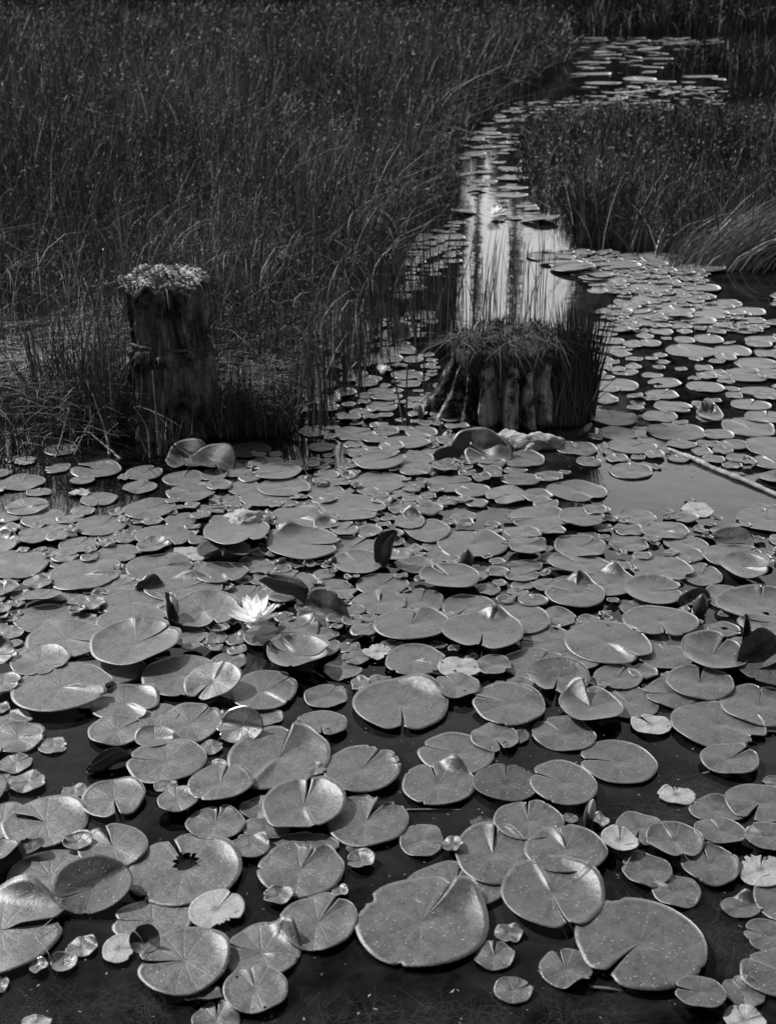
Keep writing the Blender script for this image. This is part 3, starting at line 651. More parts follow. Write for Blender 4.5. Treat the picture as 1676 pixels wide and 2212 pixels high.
 (0.463, 2.1015, 0.0381, 0.0422, 1.3765, 5, {'pale': 1, 'w': 12.0, 'cup': 0.012}, 'small pale cupped pad with thread draped on it'),
 (0.1244, 3.6866, 0.0715, 0.0874, 1.6409, 3, {'w': 3.0, 'tip': (-1.4645, 0.1)}, 'kite-shaped bent pad with black shadow beside the upright folded leaf'),
 (-0.4788, 1.8038, 0.0302, 0.0375, 0.0, 2, {'pale': 1, 'torn': (0.0, 0.8727, 0.3)}, 'small pale battered pad on a long submerged stem'),
 (-0.3557, 4.0598, 0.0924, 0.0858, -0.7251, 3, {'w': 3.0}, 'angular pad with long right-side slit in front of the propped pad'),
 (1.4057, 4.7153, 0.1016, 0.115, 2.0787, 1, {'w': 4.0}, 'large pad with short slit near the right-edge, beyond the pole'),
 (1.2212, 3.7785, 0.0987, 0.1012, 1.3494, 2, {'w': 2.0}, 'large pad cut by the right-edge below the pole'),
 (-0.7666, 2.0603, 0.0436, 0.0567, 2.0461, 3, {'w': 5.0, 'fold': (0.9396, 0.6109)}, 'folded pad with bright upper fold at the left-edge, above the big left-edge pad'),
 (-0.0345, 4.3042, 0.0958, 0.0937, 0.4685, 5.0, {'w': 5.0, 'cup': 0.01}, 'propped pad with dark near lip and curved right-side notch'),
 (0.9137, 3.3726, 0.0637, 0.0752, 0.9322, 1, {}, 'plain pad right behind the dark curled bud leaf'),
 (-0.4402, 2.2306, 0.0414, 0.0423, 0.4309, 7, {'w': 4.0, 'rim': (0.006, 1.1159, 0.6981)}, 'small round pad with a clean right-side notch below the left-slit pad'),
 (-0.542, 2.5965, 0.0478, 0.0518, 0.3242, 1, {'w': 4.0}, 'small pad wedged in front of the glowing-flap pad'),
 (-0.2677, 2.2292, 0.0437, 0.0393, 0.558, 1, {}, "plain pad tucked behind the cracked heart pad's upper left"),
 (0.1808, 2.8056, 0.0547, 0.054, 0.0, 5, {'pale': 1, 'torn': (0.8617, 0.7854, 0.3), 'hole': (-2.1041, 0.5, 0.09)}, 'small pale pad with holes, right of the frayed-left pad'),
 (0.7628, 2.1092, 0.0487, 0.0444, 2.2292, 6, {'w': 3.0, 'flap': 1.0}, 'oval pad with bright notch flap cut by the right-edge'),
 (-0.273, 2.0938, 0.038, 0.038, 2.5545, 3, {'w': 3.0, 'rim': (0.012, 0.7602, 0.8727)}, 'small pad with bright right-side rim above the ragged-notch pad'),
 (-0.2854, 1.6333, 0.0403, 0.0419, 1.6936, 2, {'w': 9.0}, "pad at the photo's bottom edge with a wide notch facing away"),
 (-0.6692, 4.0186, 0.0805, 0.0872, 2.7785, 2, {'w': 3.0}, 'pad with left-side slit below the leaning leaves'),
 (0.2555, 2.0612, 0.0315, 0.0409, 1.5708, 1, {}, 'pad fragment between three crowded pads near the shield pad'),
 (-0.1504, 3.2754, 0.063, 0.0657, 0.1967, 1, {'torn': (0.5481, 0.4363, 0.3)}, 'ragged-ended pad behind the dark folded leaf'),
 (-0.4321, 1.8105, 0.0302, 0.0244, 2.4245, 3, {'cup': 0.02, 'tilt': (0.4363, 1.5708), 'dark': 1, 'fold': (2.4245, 0.6109)}, 'small rolled leaf, dark back edge and bright inside, next to the pale stub'),
 (-0.4126, 3.967, 0.0864, 0.077, -0.4405, 2, {'w': 6.0}, 'pad with broad right-side notch behind the pale crumpled leaf'),
 (-0.3266, 2.9755, 0.0542, 0.0594, 0.5149, 4, {'torn': (0.5149, 0.5236, 0.3), 'w': 6.0}, 'torn-ended pad right in front of the white lily'),
 (0.8743, 3.6927, 0.0755, 0.073, -0.593, 2, {'w': 2.0, 'flap': -1.0}, 'wide pad with a white slit line toward the right'),
 (-1.0387, 4.2457, 0.0895, 0.0878, 2.6779, 1, {'w': 4.0, 'flap': -1.0}, 'pad with white left-side notch flap beside the shaded shore'),
 (0.6124, 2.5502, 0.0464, 0.0469, 2.1354, 2, {'pale': 1, 'w': 13.0}, 'small pale forked pad alone in dark water'),
 (-0.5307, 2.4839, 0.0469, 0.0432, 0.0, 4, {'w': 2.0, 'cup': 0.012}, 'dark cupped pad with bright tip above the left-slit pad'),
 (-0.1141, 2.8162, 0.0487, 0.0559, 0.1753, 1, {'torn': (0.497, 0.4363, 0.35)}, 'ragged pad under a small oval one, right of the ribbed cup pad'),
 (0.658, 1.9177, 0.0359, 0.0308, -0.2686, 1, {'w': 3.0, 'rim': (0.02, 1.0776, 0.6981), 'tip': (-0.1357, 0.15)}, 'small pointed oval pad with bright curled upper rim'),
 (0.2125, 4.1045, 0.0848, 0.0817, 0.2364, 1, {'w': 3.0}, 'wide pad with right-side slit, left of three in a row'),
 (-0.5374, 2.9952, 0.0584, 0.0532, 0.3581, 1, {}, 'pad peeping out below the curled-back pad'),
 (-0.9987, 2.8411, 0.0543, 0.0502, 0.0, 7, {'cup': 0.035, 'tilt': (0.2443, 1.5708)}, 'tilted bowl-like pad at the left-edge with bright inner rim'),
 (-0.3148, 1.69, 0.034, 0.0234, None, 1, {'cup': 0.01, 'tilt': (0.1396, -1.5708), 'dark': 1}, 'dark curled leaf hanging in the water under the split-left pad'),
 (-0.7697, 3.2888, 0.0615, 0.0601, 0.6939, 2, {'rim': (0.01, 1.3234, 0.6981)}, 'pad with raised right-edge under the white-flap pad'),
 (-0.8207, 3.5227, 0.0651, 0.0674, -0.2085, 1, {'w': 3.0}, 'pad with right-side slit above the white-flap pad'),
 (-0.7767, 2.3202, 0.0385, 0.0411, -2.9585, 2, {'torn': (0.5701, 0.7854, 0.16), 'w': 4.0}, 'small tattered pad with left-side notch and crumbling right side'),
 (1.0656, 3.6119, 0.0656, 0.0444, 3.1416, 3.0, {'tilt': (0.2793, 1.5708), 'cup': 0.02, 'dark': 1}, 'dark tilted leaf with white right corner, casting a black shadow'),
 (0.4859, 4.3455, 0.0835, 0.0869, -2.8936, 2, {'w': 3.0, 'rim': (0.01, 1.1802, 0.6981)}, 'pad with left-side slit right below the driftwood'),
 (-0.3857, 4.1939, 0.081, 0.0817, -2.9009, 4, {'w': 3.0, 'cup': 0.01}, 'propped pad with left-side slit and shadow under its near edge'),
 (0.9178, 3.5982, 0.0682, 0.0652, -1.1199, 1, {'w': 3.0}, 'pad partly beneath the white-line pad'),
 (-1.269, 4.1198, 0.0797, 0.0781, 1.507, 1, {'w': 3.0}, 'oval pad near the left-edge with a nick facing away'),
 (0.4603, 3.1017, 0.0502, 0.06, -0.2975, 1, {'w': 3.0}, 'pad with right-side slit behind the big dark-spot one'),
 (0.4001, 3.9885, 0.0724, 0.0777, -2.3675, 3, {'w': 2.0, 'shine': 1}, 'pad with a bright sheen spot beside open water'),
 (0.8943, 4.8173, 0.095, 0.0963, 1.5708, 2.0, {'w': 3.0}, "round pad beside the grassy stump's dark right-side foot"),
 (0.9094, 4.4814, 0.0903, 0.0835, 0.6728, 2, {}, "broad bright pad left of the pole's sunken end"),
 (-1.1858, 3.8794, 0.0707, 0.0601, -2.7084, 2, {'w': 2.0, 'crease': 0.4332, 'tilt': (0.0873, 1.5708)}, 'pad with a pale crease and a black droplet on it'),
 (-1.1157, 3.7995, 0.0694, 0.069, -1.3055, 1, {'w': 3.0}, 'pad with near right-side slit under the shadow-marked pad'),
 (-0.6017, 3.5201, 0.0762, 0.0516, 0.4028, 1, {'pale': 1, 'torn': (1.6436, 0.5236, 0.15)}, 'spotted pale pad left of the long curled leaf'),
 (0.6152, 2.2757, 0.0392, 0.0348, 3.1416, 1, {'torn': (1.3644, 0.6109, 0.45), 'w': 4.0, 'pale': 1}, 'small eaten pad with a dark gap, below the arching stem'),
 (0.265, 2.8101, 0.0425, 0.0526, -0.6848, 6, {'w': 4.0}, 'small pad with right-side slit beside the pale holed pad'),
 (-0.5157, 4.4539, 0.0842, 0.084, -0.4807, 1, {'dark': 1, 'w': 2.0}, "wide pad half dark in the mossy stump's shadow"),  # stump's shadow put into the pad by its dark material
 (-0.2903, 2.587, 0.0455, 0.0393, 3.1416, 1, {'w': 4.0, 'torn': (3.1416, 0.3491, 0.2)}, 'pad with frayed left-side end behind the creased heart pad'),
 (0.8599, 4.2311, 0.0761, 0.0787, 1.3694, 1, {'w': 1.0}, 'bright egg-shaped pad alone in grey water near the pole'),
 (-0.8252, 2.3949, 0.0367, 0.0396, 0.8047, 1, {'w': 6.0}, 'small pad with notch to the upper-right-side, second from the left-edge'),
 (1.4255, 5.8334, 0.1185, 0.1169, 2.0004, 1, {'w': 2.0}, 'large far pad in the middle of the field beyond the pole'),
 (0.594, 1.6363, 0.0353, 0.0319, 1.6935, 1, {'pale': 1, 'w': 3.0, 'crease': 0.48}, 'pale mottled pad cut by the bottom edge near the corner'),
 (0.0644, 4.5196, 0.0956, 0.0724, -2.3129, 3, {'w': 3.0}, 'broad light pad by the channel left of the clam-like leaf'),
 (1.4272, 4.4714, 0.0981, 0.115, -0.4822, 3, {'w': 4.0}, 'large pad at the right-edge beyond the pole'),
 (-0.9646, 3.2, 0.0537, 0.0525, 1.2673, 4.0, {'w': 4.0, 'cup': 0.012, 'tilt': (0.1396, -1.5708)}, 'small propped pad with dark shadow under its near edge'),
 (0.8041, 3.8093, 0.0666, 0.0642, -2.7143, 1, {'w': 5.0}, 'pad with left-side notch, first of three below the grey water'),
 (-0.9277, 3.2539, 0.0514, 0.0551, 0.9182, 1, {'w': 3.0}, 'small notched pad squeezed under the white-flap pad'),
 (0.2412, 3.378, 0.0593, 0.0524, 1.5107, 1, {'w': 7.0}, 'round pad with notch facing away behind the propped pale-flap pad'),
 (-0.5482, 1.8119, 0.0275, 0.0259, 3.1416, 1, {'w': 3.0, 'rim': (0.008, 0.9029, 0.8727)}, 'small oval pad with a bright right-side rim beside the big left-edge pad'),
 (-0.4053, 2.8546, 0.0446, 0.0454, 1.6135, 1, {'w': 2.0, 'torn': (1.6135, 0.1745, 0.1)}, 'small pad with a nick in its far edge, in dark water'),
 (0.0792, 3.4171, 0.0593, 0.053, -2.9381, 3.0, {'w': 4.0, 'cup': 0.015}, 'small raised pad with shadow below, left of the propped pale-flap pad'),
 (-0.8889, 2.5765, 0.0554, 0.039, -0.383, 1, {'w': 4.0, 'rim': (0.01, 0.8304, 0.8727)}, 'small pad at left-edge with a notch on its lower right'),
 (-0.715, 4.1615, 0.0706, 0.0717, 1.4409, 1, {'w': 4.0}, 'pad with notch facing away below the leaning leaves'),
 (0.7428, 3.5912, 0.0596, 0.0581, 2.9298, 1, {'w': 3.0}, 'oval pad with a fine left-side slit, nearest of three below the grey water'),
 (-0.2109, 4.0263, 0.064, 0.0711, -1.0017, 1, {'w': 3.0}, 'round pad at the centre gap, slit to the near-right-side'),
 (0.7013, 4.4668, 0.0764, 0.0777, 1.6302, 1, {'w': 3.0}, 'pad in black water right of the driftwood'),
 (-0.8625, 4.2114, 0.0665, 0.0762, 1.1014, 1, {'w': 3.0}, "pad with bright upper-right-side slit in the stump's shade"),
 (-0.9363, 2.7069, 0.0397, 0.0516, 0.0685, 8, {'w': 6.0}, 'pad with right-side notch at left-edge, beside the wide-open pad'),
 (-0.1287, 4.6348, 0.0749, 0.0843, 0.4954, 1, {'w': 3.0}, 'pad with right-side slit where the channel meets the pads'),
 (-1.2063, 3.5851, 0.0646, 0.0839, 2.7312, 1, {'rim': (0.03, 1.3409, 0.8727), 'cup': 0.01}, 'big pad at the left-edge with glaring far rim'),
 (-0.9228, 2.9168, 0.0398, 0.0477, 0.6478, 1, {}, 'plain pad behind the rounded left pads'),
 (0.8805, 4.6375, 0.0749, 0.0815, 2.8795, 1, {'w': 4.0}, 'pad with black left-side slit near the pointed bud'),
 (0.2192, 1.8474, 0.0257, 0.0251, -1.5136, 1, {'w': 6.0, 'rim': (0.006, 0.9911, 0.6981)}, 'small kidney-shaped pad, notch toward the viewer, right of the biggest torn pad'),
 (-0.2064, 1.9436, 0.0278, 0.0253, -3.0048, 3, {'w': 3.0, 'cup': 0.006}, 'small oval pad with bright left-side tip against the ragged-notch pad'),
 (-0.0269, 2.8945, 0.0395, 0.0438, 0.0, 3, {'torn': (0.0, 2.9671, 0.35), 'pale': 1}, 'star-shaped torn pale leaf left of the frayed-left pad'),
 (-0.0527, 2.0516, 0.0271, 0.0284, -3.0566, 2, {'w': 3.0, 'cup': 0.012}, 'small cupped pad with bright right-side rim below the bitten pad'),
 (-0.7583, 2.4665, 0.0351, 0.0327, 0.4575, 1, {'torn': (0.3724, 0.6981, 0.3)}, 'small pad with frayed right-side end in open dark water'),
 (-0.4951, 4.0677, 0.0547, 0.0711, 2.6927, 1, {'torn': (2.6927, 0.6109, 0.25)}, 'pad with ragged left-side end behind two propped pads'),
 (-0.9699, 3.9633, 0.0607, 0.0604, -1.3743, 1, {'w': 5.0}, 'oval pad with near-side notch beside the lobed pale leaf'),
 (-0.5697, 1.7691, 0.0232, 0.0228, None, 1, {'cup': 0.015, 'shine': 1}, 'tiny cupped glossy pad below the big left-edge pad'),
 (-0.6201, 2.1015, 0.0289, 0.0269, 3.1416, 4, {'w': 4.0, 'cup': 0.012}, 'small glossy cupped pad resting on the broad-notch pad'),
 (-0.5468, 4.238, 0.0632, 0.0678, -2.5999, 1, {'w': 3.0}, 'oval pad in front of the leaning leaves with left-side slit'),
 (-0.7173, 3.5553, 0.0501, 0.0525, 0.7255, 4, {'cup': 0.02, 'w': 3.0}, 'small dark bowl-like pad with bright inside at its right'),
 (1.0732, 3.6949, 0.0591, 0.0487, None, 1, {}, 'pad behind the dark tipped leaf near the right-edge'),
 (-0.8513, 4.0775, 0.0594, 0.0617, 1.1602, 1, {'w': 1.0}, 'egg-shaped pad in black water below the mossy stump'),
 (0.3884, 3.3617, 0.0478, 0.0461, 0.4593, 2, {'w': 5.0}, 'small pad with right-side slit, second in the column of small pads'),
 (0.0978, 4.2349, 0.061, 0.0646, None, 3, {}, "square-ended pad in front of the dark-lipped pad's right side"),
 (1.0163, 3.8693, 0.0534, 0.058, 0.0, 1, {'w': 2.0, 'pale': 1}, 'pale oval pad with one dark line, alone in grey water'),
 (-0.0817, 2.874, 0.0362, 0.0385, -2.4992, 2, {'w': 3.0}, 'small oval pad lying on a ragged one right of the ribbed cup'),
 (0.2981, 2.5091, 0.0261, 0.0339, 1.2698, 1, {'dark': 1, 'w': 6.0}, 'small dark pad overlapping the curled-flap pad'),
 (0.4081, 3.4343, 0.0501, 0.0422, -2.9373, 1, {'w': 3.0}, 'small pad with left-side slit, top of a column of small pads'),
 (-0.6694, 2.287, 0.0269, 0.029, -1.7984, 1, {'w': 10.0}, "small kidney pad touching the downward-notch pad's left"),
 (0.0503, 3.8903, 0.0512, 0.0559, 1.6378, 1, {'w': 8.0}, "small round pad with keyhole notch at the water gap's left"),
 (1.0847, 4.8474, 0.071, 0.0701, 0.8599, 1, {'w': 2.0}, "bright pad alone right of the grassy stump's foot"),
 (-0.3742, 3.4169, 0.0443, 0.0444, 1.3307, 2, {'w': 3.0}, 'small plump pad behind the white lily, notch facing away'),
 (-0.7076, 2.0821, 0.0268, 0.0222, None, 4, {'cup': 0.02, 'dark': 1}, 'small dark cupped leaf under the front rim of the flat-notched pad'),
 (-0.2266, 3.1697, 0.0315, 0.041, None, 1, {}, 'pale piece of pad under the dark folded leaf'),
 (-0.395, 2.5829, 0.0267, 0.0347, 1.6634, 1, {'torn': (1.2756, 0.6981, 0.3)}, 'small ragged pad behind the bright-spined leaf'),
 (0.036, 6.1356, 0.0881, 0.0961, 0.6099, 1, {'w': 3.0}, 'pad supporting the white folded leaf by the reed channel'),
 (0.4533, 3.2962, 0.037, 0.0442, 0.8182, 2, {'w': 4.0}, 'small pad with upper-right-side notch against the white-rimmed pad'),
 (-1.0039, 3.3012, 0.0414, 0.0391, 0.198, 4, {'w': 3.0}, 'small pad with right-side slit near the open water on the left'),
 (-0.2841, 4.6673, 0.0592, 0.0656, 0.498, 1, {'w': 3.0}, 'lone pad on streaky reflections beside the channel'),
 (0.1277, 2.0954, 0.0221, 0.0244, -1.5708, 3, {'w': 9.0, 'cup': 0.012}, 'small kidney-shaped pad, glossy, near the bitten pad'),
 (-0.8216, 3.165, 0.0391, 0.0365, 0.3726, 4, {'cup': 0.01}, 'little raised pad, right one of two below the white-flap pad'),
 (-0.8382, 2.319, 0.0331, 0.0377, 0.9758, 1, {'w': 4.0}, 'small pad overlapped by the tattered pad at the left-edge'),
 (-1.0013, 3.0004, 0.0375, 0.0351, None, 3, {}, 'small plain pad near the left-edge, beside open water'),
 (0.2281, 4.5557, 0.0431, 0.0561, 1.0519, 3, {'rim': (0.015, 1.5127, 0.8727)}, 'pad with bright far rim behind the clam-like leaf'),
 (-0.6099, 4.1845, 0.0453, 0.0588, 1.7741, 2, {'torn': (1.862, 0.6981, 0.25)}, 'scalloped pad touching the oval one below the leaning leaves'),
 (-0.4708, 2.283, 0.0275, 0.0218, 0.4368, 6, {'torn': (0.4368, 0.4363, 0.2), 'w': 5.0}, 'little pad with ragged right-side notch below the left-slit pad'),
 (-0.3991, 2.4591, 0.026, 0.0275, 0.1591, 1, {'w': 4.0, 'torn': (1.2658, 0.5236, 0.1)}, 'little toothed pad left of the big creased heart pad'),
 (0.1948, 2.1803, 0.0259, 0.0207, None, 1, {'torn': (1.5708, 1.3963, 0.4), 'dark': 1}, 'dark torn leaf scrap in the water left of the round cleft pad'),
 (-0.8182, 3.0818, 0.0333, 0.036, 0.5267, 1, {'w': 6.0}, 'little notched pad left of the central-ring pad'),
 (0.2022, 4.2437, 0.0484, 0.0556, 0.4635, 4, {'cup': 0.02}, 'small cup-shaped pad with shining right rim'),
 (-0.1556, 2.3541, 0.0188, 0.0244, -0.5746, 5, {'w': 6.0}, "small disc lying on the creased heart pad's right-edge"),
 (0.2448, 3.8114, 0.0428, 0.0462, -1.4308, 1, {'w': 2.0}, 'neat oval pad alone in the grey water gap'),
 (-0.3671, 3.3395, 0.0356, 0.0386, None, 1, {}, 'small pad tucked beside the pad behind the white lily'),
 (-1.3059, 4.3279, 0.0444, 0.0577, 0.0, 2, {'torn': (0.0, 2.9671, 0.5), 'pale': 1}, 'pale tattered leaf near the shaded left shore'),
 (1.0996, 4.5091, 0.0563, 0.0508, 1.5708, 2, {'w': 2.0}, "oval pad just beyond the pole's sunken end"),
 (-0.3789, 2.3804, 0.0238, 0.0242, 2.6938, 1, {'w': 4.0, 'cup': 0.006}, 'smallest oval pad between two larger ones, left of the heart pad'),
 (-0.6128, 1.7609, 0.0167, 0.0173, None, 1, {'cup': 0.01, 'shine': 1}, 'tiniest bubble-like glossy pad below the big left-edge pad'),
 (-0.0661, 2.0954, 0.0184, 0.0225, None, 1, {'torn': (1.5708, 1.2217, 0.4), 'dark': 1}, 'dark scrap of leaf hanging below the bitten pad'),
 (-1.0309, 3.2352, 0.0355, 0.032, None, 1, {}, 'small pale disc beside the open water on the left'),
 (-1.0014, 3.8618, 0.0412, 0.042, 1.6043, 1, {'w': 2.0}, 'small round pad alone between two bigger ones on the left'),
 (0.4387, 2.1842, 0.0175, 0.0227, None, 1, {'cup': 0.008, 'shine': 1, 'crease': -1.1106}, 'tiny oval leaf with white midrib beside the white bud'),
 (-0.8676, 3.2007, 0.0326, 0.0306, 0.5399, 2, {'w': 4.0}, 'little notched pad, left one of two below the white-flap pad'),
 (-0.2477, 4.4838, 0.048, 0.0489, 0.8252, 1, {'w': 3.0}, 'lone small pad on streaky reflections, nearer of two'),
 (-1.0387, 4.0147, 0.042, 0.0416, 0.0, 2, {'pale': 1, 'torn': (0.0, 2.9671, 0.5)}, 'pale lobed fallen leaf floating on black water'),
 (-0.0912, 1.9623, 0.0163, 0.0186, None, 1, {'cup': 0.008, 'shine': 1}, 'tiny round glossy pad right of the ragged-notch pad'),
 (-0.8598, 2.277, 0.046, 0.0598, None, 2, {'cup': 0.02, 'dark': 1}, "edge of a dark raised pad at the photo's left side"),
 (-0.6684, 1.7186, 0.0148, 0.0193, -2.651, 1, {'w': 3.0}, 'sliver of a pad cut by the frame, below the big left-edge pad'),
 (-1.0622, 4.132, 0.0439, 0.0378, None, 2, {}, "small pad touching the left-shore pad's near edge"),
 (-1.1857, 4.0272, 0.0427, 0.0356, 1.5385, 1, {'w': 6.0}, 'small pad like a lip, in black water near left-edge'),
 (0.8407, 2.3198, 0.0318, 0.0251, None, 1, {}, 'dim pad just under water at the right-edge'),
 (-0.5836, 1.632, 0.0255, 0.0142, 1.5708, 1, {'pale': 1}, "pale pad cut off by the photo's bottom edge at left"),
 (-0.7673, 3.3656, 0.0197, 0.0256, None, 1, {}, 'scrap of pad between two bright-flap pads'),
 (0.3756, 2.1924, 0.0171, 0.0146, None, 1, {}, 'sliver of pad above the crowded pads'),
 (-0.9285, 2.6193, 0.0303, 0.0276, None, 2, {}, 'small pad at left-edge below a notched one'),
 (0.8844, 2.6206, 0.0861, 0.1009, 1.1586, 1, {'w': 2.0}, 'middling pad with far-right-side notch, closest one in front of the upper-corner pad'),
 (0.732, 2.9373, 0.0608, 0.0791, None, 1, {}, 'middling pad partly covered, closest one left of the heart-tipped leaf'),
 (0.7113, 2.8733, 0.0707, 0.069, 1.5708, 2, {}, 'middling pad with far-side notch, closest one left of the heart-tipped leaf'),
 (-0.0894, 3.4401, 0.0766, 0.0885, 2.2017, 3.0, {'cup': 0.012}, 'middling cupped pad with far-left-side notch, closest one in front of the upright folded leaf'),
 (1.0324, 3.4928, 0.0859, 0.0798, 0.4005, 3, {'tip': (0.4005, 0.15)}, 'middling pad with right-side notch, closest one beyond the dark bowl pad'),
 (-0.18, 2.9317, 0.0551, 0.0663, 0.6497, 2, {}, 'small pad with right-side notch, closest one beyond the ribbed cup pad'),
 (-0.238, 3.0248, 0.0541, 0.0703, 0.6616, 3, {'rim': (0.015, 0.8902, 0.8727)}, 'small pad with right-side notch, closest one in front of the dark folded leaf'),
 (1.0049, 3.0209, 0.0737, 0.0696, None, 5, {'cup': 0.02}, 'middling cupped pad partly covered, closest one in front of the mottled raised pad'),
 (0.6183, 3.7629, 0.0716, 0.0754, -0.4234, 7, {'w': 2.0}, 'middling pad with right-side notch, closest one in front of the stump-front pad'),
 (0.4861, 2.8479, 0.0507, 0.049, None, 3, {}, 'small pad partly covered, closest one in front of the long oval pad'),
 (0.8154, 3.041, 0.0445, 0.0578, 0.362, 1, {}, 'small pad with right-side notch, closest one beyond the heart-tipped leaf'),
 (0.4227, 3.5359, 0.0579, 0.0679, 0.5763, 8, {'w': 4.0, 'fl2': 0.02}, 'middling pad with right-side notch, closest one beyond the white-rimmed pad'),
 (0.9782, 5.2778, 0.1012, 0.1027, -1.5197, 1, {'w': 4.0}, 'large pad with near-side notch, closest one right of the sedge tuft'),
 (-0.952, 3.5791, 0.059, 0.0591, 1.1833, 2, {'w': 4.0}, 'small pad with far-right-side notch, closest one in front of the left centre pad'),
 (0.5269, 3.4854, 0.0682, 0.0464, 0.7174, 1, {}, 'small pad with right-side notch, closest one beyond the white-rimmed pad'),
 (0.0693, 3.7514, 0.0492, 0.0639, 2.1667, 4, {'rim': (0.03, 1.4292, 0.8727)}, 'small pad with far-left-side notch, closest one beyond the kite-shaped pad'),
 (0.099, 4.3451, 0.0701, 0.074, None, 2, {}, 'middling pad without visible notch, closest one left of the small bright cup'),
 (0.6822, 3.1589, 0.0416, 0.0541, 1.6103, 1, {'w': 3.0}, 'small pad with far-side notch, closest one in front of the blunt raised pad'),
 (-1.1031, 3.6438, 0.0521, 0.0619, 3.1416, 3, {'w': 3.0}, 'small pad with left-side notch, closest one in front of the shadow-marked pad'),
]
